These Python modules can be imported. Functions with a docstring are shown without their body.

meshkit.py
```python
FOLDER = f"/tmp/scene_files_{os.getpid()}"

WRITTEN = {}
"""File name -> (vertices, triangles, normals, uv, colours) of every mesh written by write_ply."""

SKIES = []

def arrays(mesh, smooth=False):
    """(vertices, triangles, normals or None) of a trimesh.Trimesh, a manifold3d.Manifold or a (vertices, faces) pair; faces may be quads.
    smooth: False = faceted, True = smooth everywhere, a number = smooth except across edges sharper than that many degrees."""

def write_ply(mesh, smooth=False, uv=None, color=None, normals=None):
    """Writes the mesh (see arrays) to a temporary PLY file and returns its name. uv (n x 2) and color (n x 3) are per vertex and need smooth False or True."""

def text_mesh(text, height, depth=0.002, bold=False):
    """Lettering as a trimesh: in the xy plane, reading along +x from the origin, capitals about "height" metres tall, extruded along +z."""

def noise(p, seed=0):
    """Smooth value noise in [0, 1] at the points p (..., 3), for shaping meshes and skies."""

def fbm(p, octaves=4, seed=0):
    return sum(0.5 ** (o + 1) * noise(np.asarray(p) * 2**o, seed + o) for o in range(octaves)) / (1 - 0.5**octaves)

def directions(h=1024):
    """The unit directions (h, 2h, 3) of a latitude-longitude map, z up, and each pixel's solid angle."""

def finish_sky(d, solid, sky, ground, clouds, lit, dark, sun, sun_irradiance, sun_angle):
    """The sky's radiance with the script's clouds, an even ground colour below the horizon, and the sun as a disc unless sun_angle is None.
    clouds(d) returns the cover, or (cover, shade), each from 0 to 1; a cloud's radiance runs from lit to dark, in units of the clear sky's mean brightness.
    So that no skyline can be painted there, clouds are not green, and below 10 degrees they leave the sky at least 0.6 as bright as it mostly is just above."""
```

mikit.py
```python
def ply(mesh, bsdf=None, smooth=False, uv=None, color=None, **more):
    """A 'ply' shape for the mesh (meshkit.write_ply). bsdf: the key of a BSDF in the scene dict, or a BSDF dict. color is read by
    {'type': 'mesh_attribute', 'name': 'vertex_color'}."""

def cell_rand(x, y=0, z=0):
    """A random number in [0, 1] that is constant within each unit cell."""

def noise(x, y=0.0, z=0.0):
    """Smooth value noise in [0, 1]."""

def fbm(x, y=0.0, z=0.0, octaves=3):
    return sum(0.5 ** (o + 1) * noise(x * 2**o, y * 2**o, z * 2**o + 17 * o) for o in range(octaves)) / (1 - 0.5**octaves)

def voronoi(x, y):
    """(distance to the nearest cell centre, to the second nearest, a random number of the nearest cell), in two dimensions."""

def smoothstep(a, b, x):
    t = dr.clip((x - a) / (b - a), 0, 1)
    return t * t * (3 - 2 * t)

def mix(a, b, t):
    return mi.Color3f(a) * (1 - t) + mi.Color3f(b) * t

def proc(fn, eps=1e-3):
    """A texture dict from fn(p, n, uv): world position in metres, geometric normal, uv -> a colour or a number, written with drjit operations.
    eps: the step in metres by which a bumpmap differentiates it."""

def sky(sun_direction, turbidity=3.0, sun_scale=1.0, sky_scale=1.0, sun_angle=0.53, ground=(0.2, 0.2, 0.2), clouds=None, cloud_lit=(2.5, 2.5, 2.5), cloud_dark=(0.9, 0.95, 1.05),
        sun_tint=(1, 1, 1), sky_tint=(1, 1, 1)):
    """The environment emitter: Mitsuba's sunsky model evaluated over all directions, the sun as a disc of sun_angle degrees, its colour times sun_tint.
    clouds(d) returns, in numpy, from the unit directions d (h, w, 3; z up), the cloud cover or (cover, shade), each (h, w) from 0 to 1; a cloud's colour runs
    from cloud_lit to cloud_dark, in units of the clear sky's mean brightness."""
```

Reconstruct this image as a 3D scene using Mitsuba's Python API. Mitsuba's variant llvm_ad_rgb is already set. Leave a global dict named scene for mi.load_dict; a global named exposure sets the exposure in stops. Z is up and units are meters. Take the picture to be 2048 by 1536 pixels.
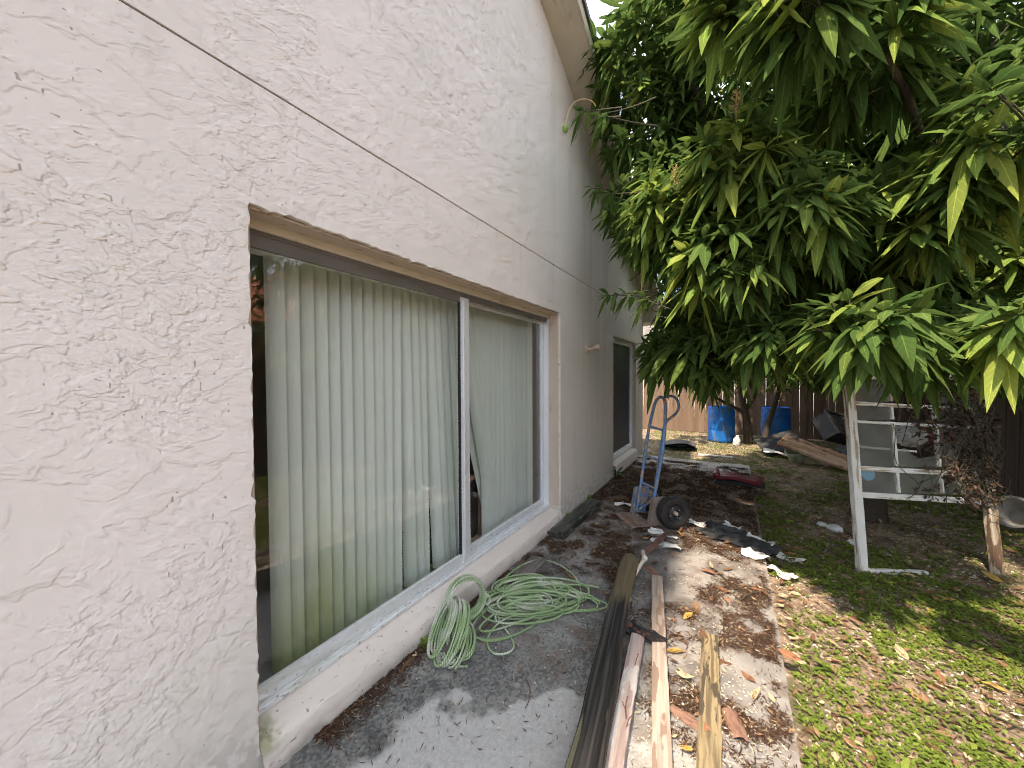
import math, random
import numpy as np, trimesh, shapely, shapely.geometry as sg
import drjit as dr
import mitsuba as mi, mikit, meshkit
from mikit import proc, noise, fbm, voronoi, cell_rand, smoothstep, mix

T = mi.ScalarTransform4f
rng = np.random.default_rng(7)
random.seed(7)
PI = math.pi
scene, labels = {}, {}

# ------------------------------------------------------------------ camera
CAM = np.array([1.56, 0.0, 1.55])
yaw, pit, rol = np.radians([30.98, -1.26, -0.26])
FW = np.array([-np.sin(yaw) * np.cos(pit), np.cos(yaw) * np.cos(pit), np.sin(pit)])
_r = np.cross(FW, [0, 0, 1.0]); _r /= np.linalg.norm(_r); _u = np.cross(_r, FW)
CR = _r * np.cos(rol) + _u * np.sin(rol)
CU = -_r * np.sin(rol) + _u * np.cos(rol)
scene['camera'] = {'type': 'perspective', 'fov': 108.36, 'fov_axis': 'x', 'near_clip': 0.02, 'far_clip': 500.0,
                   'to_world': T().look_at(origin=CAM.tolist(), target=(CAM + FW).tolist(), up=CU.tolist())}

# ------------------------------------------------------------------ sky, sun, exposure
def clouds(d):
    n = meshkit.fbm(d * [3.0, 3.0, 4.5] + 3.1, 5, 3)
    cover = np.clip((n - 0.34) / 0.16, 0, 1)
    shade = np.clip((meshkit.fbm(d * 5 + 9.0, 4, 8) - 0.5) * 2.0, 0, 1)
    return 0.10 + 0.70 * cover, shade * 0.5
SUN = np.array([-0.125, -0.55, 1.0])
scene['sky'] = mikit.sky(SUN, turbidity=3, sun_scale=0.60, sky_scale=1.0, sun_angle=1.5, clouds=clouds,
                         cloud_lit=(2.6, 2.6, 2.6), cloud_dark=(1.3, 1.35, 1.45), ground=(0.22, 0.21, 0.17))
exposure = 3.38

# ------------------------------------------------------------------ helpers
def numbered(key):
    if key not in scene and key not in labels and not any(k.startswith(key + '__') for k in scene):
        return key
    i = 1
    while f'{key}_{i:03d}' in scene or f'{key}_{i:03d}' in labels:
        i += 1
    return f'{key}_{i:03d}'
_count = {}
def fresh(key):
    n = _count.get(key, -1) + 1
    _count[key] = n
    return key if n == 0 else f'{key}_{n:03d}'
def thing(name, label, cat, group=None):
    k = fresh(name)
    labels[k] = {'label': label, 'category': cat}
    if group: labels[k]['group'] = group
    return k
def put(name, mesh, bsdf, parent=None, label=None, smooth=False, kind=None, **kw):
    k = fresh(name if parent is None else parent + '__' + name)
    scene[k] = mikit.ply(mesh, bsdf, smooth=smooth, **kw)
    if label or kind:
        labels.setdefault(k, {})
        if label: labels[k]['label'] = label
        if kind: labels[k]['kind'] = kind
    return k
def solo(name, mesh, bsdf, label, cat, group=None, smooth=False, **kw):
    k = thing(name, label, cat, group)
    scene[k] = mikit.ply(mesh, bsdf, smooth=smooth, **kw)
    return k
def again(name, shape, parent, to_world=None):
    k = fresh(parent + '__' + name)
    scene[k] = dict(shape) if to_world is None else {**shape, 'to_world': to_world}
    return k
def box(x0, x1, y0, y1, z0, z1):
    m = trimesh.creation.box(extents=(x1 - x0, y1 - y0, z1 - z0))
    m.apply_translation(((x0 + x1) / 2, (y0 + y1) / 2, (z0 + z1) / 2))
    return m
def cat(ms): return trimesh.util.concatenate(ms)
def tm(vf): return trimesh.Trimesh(vf[0], vf[1], process=False)
def extr_yz(poly, x0, x1):
    m = trimesh.creation.extrude_polygon(poly, x1 - x0, engine='earcut')
    v = m.vertices
    m.vertices = np.stack([v[:, 2] + x0, v[:, 0], v[:, 1]], 1)
    return m
def extr_xz(poly, y0, y1):
    m = trimesh.creation.extrude_polygon(poly, y1 - y0, engine='earcut')
    v = m.vertices
    m.vertices = np.stack([v[:, 0], y1 - v[:, 2], v[:, 1]], 1)
    return m
def tube(pts, rad, sides=6, closed=False, cap=True):
    p = np.asarray(pts, float); n = len(p)
    if closed: t = np.roll(p, -1, 0) - np.roll(p, 1, 0)
    else: t = np.gradient(p, axis=0)
    t /= np.linalg.norm(t, axis=1, keepdims=True) + 1e-12
    ref = np.array([0, 0, 1.0]) if abs(t[0][2]) < 0.9 else np.array([1.0, 0, 0])
    a = np.zeros_like(p); cur = np.cross(t[0], ref)
    for i in range(n):
        cur = cur - t[i] * (cur @ t[i]); cur /= np.linalg.norm(cur) + 1e-12
        a[i] = cur
    b = np.cross(t, a)
    ang = np.arange(sides) * 2 * PI / sides
    rad = np.broadcast_to(rad, (n,)).astype(float)
    v = p[:, None] + rad[:, None, None] * (np.cos(ang)[None, :, None] * a[:, None] + np.sin(ang)[None, :, None] * b[:, None])
    v = v.reshape(-1, 3)
    m = n if closed else n - 1
    i, j = np.meshgrid(np.arange(m), np.arange(sides), indexing='ij')
    i2 = (i + 1) % n; j2 = (j + 1) % sides
    q = np.stack([i * sides + j, i * sides + j2, i2 * sides + j2, i2 * sides + j], -1).reshape(-1, 4)
    f = np.vstack([q[:, [0, 1, 2]], q[:, [0, 2, 3]]])
    L = np.concatenate([[0], np.cumsum(np.linalg.norm(np.diff(p, axis=0), axis=1))])
    uv = np.stack([np.repeat(L, sides), np.tile(np.arange(sides) / sides, n)], 1)
    if cap and not closed:
        v = np.vstack([v, p[0], p[-1]]); c0, c1 = len(v) - 2, len(v) - 1
        k = np.arange(sides); k2 = (k + 1) % sides
        f = np.vstack([f, np.stack([k * 0 + c0, k2, k], 1), np.stack([k * 0 + c1, (n - 1) * sides + k, (n - 1) * sides + k2], 1)])
        uv = np.vstack([uv, [[0, 0], [L[-1], 0]]])
    return v, f, uv
def tubes(lst):
    vs, fs, us, o = [], [], [], 0
    for v, f, u in lst:
        vs.append(v); fs.append(f + o); us.append(u); o += len(v)
    return (np.vstack(vs), np.vstack(fs)), np.vstack(us)
def smooth_path(ctrl, n=40):
    from scipy.interpolate import CubicSpline
    c = np.asarray(ctrl, float)
    s = np.concatenate([[0], np.cumsum(np.linalg.norm(np.diff(c, axis=0), axis=1))])
    return CubicSpline(s, c)(np.linspace(0, s[-1], n))
def lathe(prof, n=32, axis_to=None, at=(0, 0, 0)):
    pr = np.asarray(prof, float); k = len(pr)
    a = np.arange(n) * 2 * PI / n
    v = np.stack([pr[:, None, 0] * np.cos(a), pr[:, None, 0] * np.sin(a), np.broadcast_to(pr[:, None, 1], (k, n))], -1).reshape(-1, 3)
    i, j = np.meshgrid(np.arange(k - 1), np.arange(n), indexing='ij'); j2 = (j + 1) % n
    q = np.stack([i * n + j, i * n + j2, (i + 1) * n + j2, (i + 1) * n + j], -1).reshape(-1, 4)
    f = np.vstack([q[:, [0, 1, 2]], q[:, [0, 2, 3]]])
    if axis_to is not None:
        z = np.asarray(axis_to, float); z /= np.linalg.norm(z)
        x = np.cross([0, 0, 1.0] if abs(z[2]) < .9 else [1.0, 0, 0], z); x /= np.linalg.norm(x)
        v = v[:, :1] * x + v[:, 1:2] * np.cross(z, x) + v[:, 2:] * z
    return v + np.asarray(at, float), f
def grid(xs, ys, zf):
    X, Y = np.meshgrid(xs, ys, indexing='ij')
    v = np.stack([X, Y, zf(X, Y)], -1).reshape(-1, 3)
    nx, ny = len(xs), len(ys)
    i, j = np.meshgrid(np.arange(nx - 1), np.arange(ny - 1), indexing='ij')
    q = np.stack([i * ny + j, (i + 1) * ny + j, (i + 1) * ny + j + 1, i * ny + j + 1], -1).reshape(-1, 4)
    return v, np.vstack([q[:, [0, 1, 2]], q[:, [0, 2, 3]]])
def frame_of(d):
    d = np.asarray(d, float); d = d / np.linalg.norm(d)
    s = np.cross(d, [0, 0, 1.0]) if abs(d[2]) < .95 else np.cross(d, [1.0, 0, 0])
    s /= np.linalg.norm(s)
    return d, s, np.cross(s, d)
def plank(p0, p1, w, th, up=(0, 0, 1), w1=None, n=24, jit=0.002, tip=0, bend=0, seed=0):
    """A worn board from p0 to p1 (centre line of its underside); uv = metres along, across. tip: length of a slanted end at p1."""
    r = np.random.default_rng(seed)
    p0, p1 = np.asarray(p0, float), np.asarray(p1, float)
    d = p1 - p0; L = np.linalg.norm(d); d /= L
    up = np.asarray(up, float); s = np.cross(d, up); s /= np.linalg.norm(s); nrm = np.cross(s, d)
    w1 = w if w1 is None else w1
    t = np.linspace(0, 1, n + 1)
    ww = w + (w1 - w) * t
    sec = np.array([[-.5, .06], [-.5, .92], [-.47, 1], [-.16, 1], [.16, 1], [.47, 1], [.5, .92], [.5, .06]])
    m = len(sec)
    V, U = [], []
    for k in range(n + 1):
        for a, b in sec:
            al = t[k] * L
            if tip and k == n: al -= tip * (a + .5)
            j = r.normal(0, jit, 3)
            V.append(p0 + d * (al + j[0]) + s * (a * ww[k] + j[1]) + nrm * (b * th + j[2] * .6 + bend * math.sin(PI * t[k])))
            U.append((al, a * ww[k] + b * th * .9 + seed * 3.1))
    V, U = np.array(V), np.array(U)
    i, j = np.meshgrid(np.arange(n), np.arange(m), indexing='ij'); j2 = (j + 1) % m
    q = np.stack([i * m + j, i * m + j2, (i + 1) * m + j2, (i + 1) * m + j], -1).reshape(-1, 4)
    f = np.vstack([q[:, [0, 1, 2]], q[:, [0, 2, 3]]])
    ends = [[0, k + 1, k] for k in range(1, m - 1)] + [[n * m, n * m + k, n * m + k + 1] for k in range(1, m - 1)]
    f = np.vstack([f, np.array(ends)])
    return (V, f[:, ::-1]), U
def put_plank(name, parent, bsdf, *a, label=None, **k):
    m, u = plank(*a, **k)
    return put(name, m, bsdf, parent, label, uv=u)
def norm(v): v = np.asarray(v, float); return v / np.linalg.norm(v, axis=-1, keepdims=True)

LT = np.array([0, .06, .22, .42, .62, .82, 1.0])
LW = np.array([.05, .08, .72, 1.0, .92, .52, 0.0])
def leaf_batch(base, d, side, L, W, droop, ids, K=6, curl=None, wave=None, fold=0.25):
    """Many leaves: (vertices (N, m, 3), faces of one leaf, uv (N, m, 2))."""
    N = len(base); fold = np.broadcast_to(np.asarray(fold, float), (N,))[:, None, None]
    if K == 6: t, pw = LT, LW
    elif K == 4: t, pw = np.array([0, .12, .42, .75, 1.0]), np.array([.05, .3, 1.0, .68, 0])
    else: t, pw = np.array([0, .45, 1.0]), np.array([.1, 1.0, 0])
    d = norm(d); L = np.asarray(L)[:, None, None]; W = np.asarray(W)[:, None, None]; dr_ = np.asarray(droop)[:, None, None]
    tt = t[None, :, None]
    p = base[:, None] + d[:, None] * L * tt + np.array([0, 0, -1.0]) * dr_ * L * tt ** 1.8
    if curl is not None:
        p = p + np.array([0, 0, 1.0]) * np.asarray(curl)[:, None, None] * L * (tt - .5) ** 2
    tan = norm(np.gradient(p, axis=1) + 1e-9)
    s = side[:, None] - tan * (side[:, None] * tan).sum(-1, keepdims=True); s = norm(s + 1e-9)
    nn = np.cross(tan, s)
    w = W * .5 * pw[None, :, None]
    wv = 0 if wave is None else np.asarray(wave)[:, None, None] * W * np.sin(tt * 17 + base[:, None, :1] * 40)
    lft = p + s * w + nn * (w * fold + wv * (pw[None, :, None] > .1))
    rgt = p - s * w + nn * (w * fold - wv * (pw[None, :, None] > .1))
    v = np.stack([lft, p, rgt], 2).reshape(N, -1, 3)
    n = len(t)
    f = []
    for k in range(n - 1):
        for c in (0, 1):
            a, b, cc, dd = k * 3 + c, k * 3 + c + 1, (k + 1) * 3 + c + 1, (k + 1) * 3 + c
            f += [[a, b, cc], [a, cc, dd]] if k < n - 2 else [[a, b, cc]]
    ids = np.asarray(ids, float)[:, None, None]
    uu = np.broadcast_to(ids + .02 + .96 * np.repeat(t, 3)[None, :, None], (N, 3 * n, 1))
    vv = np.broadcast_to(np.tile([0, .5, 1.0], n)[None, :, None], (N, 3 * n, 1))
    return v, np.array(f), np.concatenate([uu, vv], -1)
def join(v, f, uv):
    N, m = v.shape[:2]
    return (v.reshape(-1, 3), (f[None] + (np.arange(N) * m)[:, None, None]).reshape(-1, 3)), uv.reshape(-1, 2)

# ------------------------------------------------------------------ materials
def two(b): return {'type': 'twosided', 'b': b}
def bump(b, fn, eps=1e-3, scale=1.0): return {'type': 'bumpmap', 'tex': proc(fn, eps), 'scale': scale, 'b': b}
def pr(color, rough=.6, **k):
    c = proc(color) if callable(color) else {'type': 'rgb', 'value': list(color)}
    return {'type': 'principled', 'base_color': c, 'roughness': rough, 'specular': k.pop('specular', .4), **k}

def stucco_h(p, n, uv):
    y, z = p.y, p.z
    wy = y + .016 * (noise(y * 16, z * 16, 1) - .5) + .014 * (noise(y * 45, z * 45, 5) - .5)
    wz = z + .016 * (noise(y * 16, z * 16, 2) - .5) + .014 * (noise(y * 45, z * 45, 6) - .5)
    u1 = .80 * wy - .60 * wz; v1 = .60 * wy + .80 * wz
    u2 = .94 * wy + .34 * wz; v2 = -.34 * wy + .94 * wz
    A = fbm(u1 * 8.0, v1 * 18, 3, 4)
    B = fbm(u2 * 10, v2 * 21, 9, 4)
    rough_ = dr.clip(smoothstep(.48, .58, noise(y * 2.6, z * 2.6, 11)) * .9 + smoothstep(1.3, 3.2, y + .7 * (z - 2.0)), 0, 1)
    plates = smoothstep(.50, .52, A) * .0014 + smoothstep(.545, .565, B) * .0013 + smoothstep(.60, .618, A) * .0012
    C = fbm(u1 * 36 + 3, v1 * 48, 21, 3)
    crumbs = smoothstep(.54, .60, C) * .0021 * rough_
    G = fbm(u1 * 16 + 7, v1 * 21, 77, 3)
    lace = (smoothstep(.49, .535, G) + smoothstep(.58, .62, G)) * (.0032 + .0030 * smoothstep(3.3, 4.5, y)) * smoothstep(1.6, 3.6, y + .6 * (z - 2.0))
    R = 1 - abs(2 * noise(u2 * 18, v2 * 33, 31) - 1)
    ridge = smoothstep(.89, 1.0, R) * .0014 * smoothstep(.45, .62, noise(y * 6, z * 6, 41)) * (.3 + .7 * rough_)
    tr = fbm(u1 * 2.2, v1 * 60, 51, 2)
    trowel = tr * .0028 * smoothstep(.52, .70, noise(y * 2.1, z * 2.3, 61))
    grain = noise(y * 330, z * 330, 71) * .0003
    return plates * (1 - .5 * smoothstep(2.5, 4, y)) + crumbs + lace + ridge + trowel + grain
def stucco_c(p, n, uv):
    y, z = p.y, p.z
    big = fbm(y * .9, z * .9, 3, 3)
    c = mix((.69, .65, .625), (.64, .61, .575), smoothstep(.35, .65, big))
    c = mix(c, (.69, .635, .53), .8 * smoothstep(2.8, 5.0, y + .6 * (big - .5)))  # far end lightened and yellowed: bounced light put into the wall colour
    # grey-green weathering low down and streaks further along the wall
    low = smoothstep(1.1, -.1, z + .5 * (fbm(y * 3, z * 2, 7) - .5)) * (.28 + .12 * smoothstep(2.5, 4.5, y))
    c = mix(c, (.40, .375, .32), low)
    st = smoothstep(.5, .8, fbm(y * 7, z * .55, 5, 3)) * smoothstep(2.2, 4.0, y)
    c = mix(c, (.46, .44, .34), .30 * st)
    drip = smoothstep(.55, .85, fbm(y * 16, z * .7, 15, 3)) * smoothstep(2.1, 2.66, z) * smoothstep(2.68, 2.66, z)
    c = mix(c, (.47, .43, .37), .28 * drip)
    splash = smoothstep(.30, .0, z - .12 * fbm(y * 12, 3, 8)) * smoothstep(.35, .6, fbm(y * 30, z * 30, 19))
    c = mix(c, (.33, .30, .255), .55 * splash)
    sp = noise(y * 75, z * 75, 3)
    c = mix(c, (.16, .12, .09), .6 * smoothstep(.935, .95, sp) * smoothstep(.5, .6, noise(y * 4, z * 4, 91)))
    return c
scene['m_stucco'] = two(bump(pr(stucco_c, .75, specular=.25), stucco_h, 2.0e-3, 1.15))
def plain_plaster_h(p, n, uv): return .0016 * fbm(p.x * 30 + p.y * 22, p.z * 30, p.y * 11, 4) + .0022 * smoothstep(.5, .53, fbm(p.y * 9, p.z * 30, p.x * 24, 3))
def sill_c(p, n, uv):
    c = mix((.66, .59, .54), (.57, .52, .47), fbm(p.y * 5, p.x * 25, p.z * 25))
    c = mix(c, (.33, .31, .27), .8 * smoothstep(.055, .0, p.z + .05 * (noise(p.y * 9, 4, 1) - .5)))
    c = mix(c, (.16, .18, .06), .8 * smoothstep(.80, .70, p.y + .06 * (noise(p.y * 60, p.x * 60, p.z * 60) - .5)) * smoothstep(.05, .12, p.z))
    return mix(c, (.14, .11, .09), .7 * smoothstep(.86, .89, noise(p.x * 80, p.y * 60, p.z * 80)))
scene['m_sill'] = two(bump(pr(sill_c, .8, specular=.2), plain_plaster_h, 1.5e-3))
def reveal_c(p, n, uv): return mix(mix((.50, .41, .34), (.43, .36, .29), fbm(p.y * 4, p.z * 4, p.x * 20)), (.24, .15, .085), smoothstep(.70, .80, fbm(p.y * 22, p.x * 26, p.z * 5, 3)) * .6)
scene['m_reveal'] = two(bump(pr(reveal_c, .8, specular=.2), plain_plaster_h, 1.5e-3, .5))
def soffit_c(p, n, uv): return mix(mix((.56, .50, .41), (.48, .43, .34), fbm(p.y * 3, p.x * 8, 1)), (.30, .25, .17), .4 * smoothstep(.62, .75, fbm(p.y * 6, p.x * 14, 5)))
scene['m_caulk'] = two(pr(lambda p, n, uv: mix((.58, .545, .46), (.42, .37, .28), smoothstep(.62, .85, fbm(p.y * 8, p.z * 40, p.x * 9, 3))), .6))
scene['m_soffit'] = two(bump(pr(soffit_c, .8, specular=.2), lambda p, n, uv: .0015 * smoothstep(.5, .56, fbm(p.x * 40, p.y * 40, 1, 3)), 1.5e-3))
scene['m_fascia'] = two(pr(lambda p, n, uv: mix((.52, .47, .38), (.36, .32, .25), fbm(p.y * 5, p.z * 20, p.x * 20)), .6))
scene['m_drip'] = two(pr((.05, .045, .04), .45))
scene['m_joint'] = two(pr((.07, .045, .035), .8))
def shingle_c(p, n, uv): return mix((.10, .09, .08), (.19, .17, .15), cell_rand(p.x * 3.3, p.y * 5) * .6 + .4 * fbm(p.x * 60, p.y * 60))
scene['m_shingle'] = two(pr(shingle_c, .9))
def alu_c(p, n, uv):
    c = mix((.74, .76, .78), (.60, .62, .63), fbm(p.y * 6, p.z * 5, p.x * 40))
    dirt = smoothstep(.35, .10, p.z) * smoothstep(.42, .62, fbm(p.y * 9, p.z * 30, p.x * 30))
    c = mix(c, (.36, .39, .26), .55 * dirt * smoothstep(2.1, .8, p.y))
    return mix(c, (.16, .13, .11), .7 * smoothstep(.80, .85, noise(p.y * 55, p.z * 70, p.x * 90)) * smoothstep(.3, .1, p.z))
scene['m_alu'] = two(pr(alu_c, .38, metallic=.25))
scene['m_alu_dark'] = two(pr(lambda p, n, uv: mix((.17, .165, .15), (.11, .10, .095), fbm(p.y * 5, p.z * 40, p.x * 50)), .5))
scene['m_white_frame'] = two(pr((.80, .81, .82), .4))
scene['m_gasket'] = two(pr((.015, .015, .016), .6))
scene['m_glass'] = {'type': 'thindielectric', 'int_ior': 1.5, 'ext_ior': 1.0}
scene['m_glass_plain'] = {'type': 'thindielectric', 'int_ior': 1.5, 'ext_ior': 1.0}
def blind_c(p, n, uv):
    c = mix((.62, .69, .64), (.55, .62, .565), fbm(p.y * 13, p.z * .8, 3))
    e = smoothstep(.85, .12, p.z + .30 * (fbm(p.y * 6, p.z * 1.5, 2) - .5)) * smoothstep(2.1, 1.0, p.y + .3 * (noise(p.y * 9, p.z * 2, 8) - .5))
    c = mix(c, (.25, .30, .075), .85 * e)
    return mix(c, (.42, .43, .31), .15 * smoothstep(.62, .8, fbm(p.y * 25, p.z * 1.2, 6)))
scene['m_blind'] = {'type': 'principledthin', 'base_color': proc(blind_c), 'roughness': .45, 'diff_trans': .12, 'spec_trans': 0.0}
scene['m_room'] = two(pr((.30, .28, .25), .8))
scene['m_room_floor'] = two(pr(lambda p, n, uv: mix((.34, .33, .31), (.24, .23, .21), fbm(p.x * 9, p.y * 9, 1)), .7))
scene['m_screen'] = two(pr((.02, .022, .024), .45, specular=.35))
scene['m_canvas'] = two(pr((.022, .024, .022), .7))
def wood(c1, c2, c3=None, freq=70., along=2.2, c3at=.66, rough=.75, depth=.0012, knots=0):
    def col(p, n, uv):
        g = fbm(uv.x * along, uv.y * freq, 3, 4)
        c = mix(c1, c2, smoothstep(.3, .7, g))
        if c3 is not None:
            c = mix(c, c3, smoothstep(c3at, c3at + .07, fbm(uv.x * 6, uv.y * 26, 9, 4)))
        return c
    def h(p, n, uv): return depth * fbm(uv.x * along * 1.5, uv.y * freq * 1.4, 5, 3)
    return two(bump(pr(col, rough, specular=.25), h, 1e-3))
scene['m_pink_wood'] = wood((.31, .235, .215), (.45, .37, .34), (.50, .46, .44), c3at=.58, along=3.5, freq=90)
scene['m_pale_wood'] = wood((.29, .225, .185), (.42, .345, .29), (.23, .165, .13), c3at=.60, along=3.5, freq=95)
scene['m_yellow_wood'] = wood((.12, .09, .055), (.27, .215, .125), (.07, .056, .04), c3at=.56, freq=95, along=3.5)
scene['m_dark_wood'] = wood((.085, .078, .07), (.17, .155, .14), None, freq=55)
scene['m_wet_wood'] = wood((.022, .024, .02), (.06, .062, .05), (.09, .10, .085), freq=45, c3at=.62, rough=.45)
scene['m_brown_wood'] = wood((.30, .17, .10), (.52, .36, .25), (.14, .07, .035), freq=40, c3at=.66)
scene['m_stick'] = wood((.66, .60, .50), (.74, .68, .58), (.10, .09, .08), c3at=.68)
scene['m_bare_wood'] = wood((.24, .20, .15), (.45, .40, .33), (.13, .085, .06), c3at=.56, freq=60)
def peel_col(p, n, uv):
    c = mix((.74, .75, .74), (.66, .66, .63), fbm(uv.x * 6, uv.y * 20, 3))
    w = mix((.50, .40, .27), (.27, .22, .16), fbm(uv.x * 5, uv.y * 80, 1))
    return mix(c, w, smoothstep(.62, .66, fbm(uv.x * 5, uv.y * 70, 9, 4) + .06 * smoothstep(.5, 1.6, uv.x)))
scene['m_peel'] = two(bump(pr(peel_col, .65), lambda p, n, uv: .0008 * fbm(uv.x * 12, uv.y * 60, 2), 1e-3))
def fence_c(p, n, uv):
    board = cell_rand(p.x / .14 + 300, 2)
    c = mix((.15, .098, .066), (.285, .205, .15), board * .5 + .5 * fbm(p.x * 60, p.z * 2.5, p.y * 5, 3))
    return mix(c, (.16, .09, .055), smoothstep(.7, .8, fbm(p.x * 30, p.z * 4, 7)))
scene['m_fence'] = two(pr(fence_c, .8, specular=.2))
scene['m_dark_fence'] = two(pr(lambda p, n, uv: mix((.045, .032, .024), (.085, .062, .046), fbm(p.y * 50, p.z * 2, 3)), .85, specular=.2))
def _ring(uv): return dr.cos(uv.y * 6.2832), dr.sin(uv.y * 6.2832)
def pole_c(p, n, uv):
    cx, sx_ = _ring(uv)
    g = fbm(uv.x * 1.4 + 9, cx * 4, sx_ * 4, 4)
    c = mix((.016, .015, .015), (.075, .068, .060), smoothstep(.38, .75, g))
    far = smoothstep(1.25, 1.45, uv.x + .25 * (fbm(uv.x * 5, cx * 4, sx_ * 4) - .5))
    c = mix(c, mix((.085, .070, .038), (.19, .145, .085), fbm(uv.x * 5, cx * 9, sx_ * 9)), far * .9)
    moss = smoothstep(.62, .72, fbm(uv.x * 3.1 + 2, cx * 1.4, sx_ * 1.4, 3))
    return mix(c, mix((.20, .185, .11), (.36, .33, .20), g), .8 * moss * (1 - far))
def pole_h(p, n, uv):
    cx, sx_ = _ring(uv)
    return .0018 * fbm(uv.x * 2.2, cx * 5, sx_ * 5, 4) - .004 * smoothstep(.95, .995, 1 - abs(2 * noise(uv.x * .8, cx * 2.3, sx_ * 2.3) - 1))
scene['m_pole'] = two(bump(pr(pole_c, .6, specular=.35), pole_h, 1.5e-3))
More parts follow.
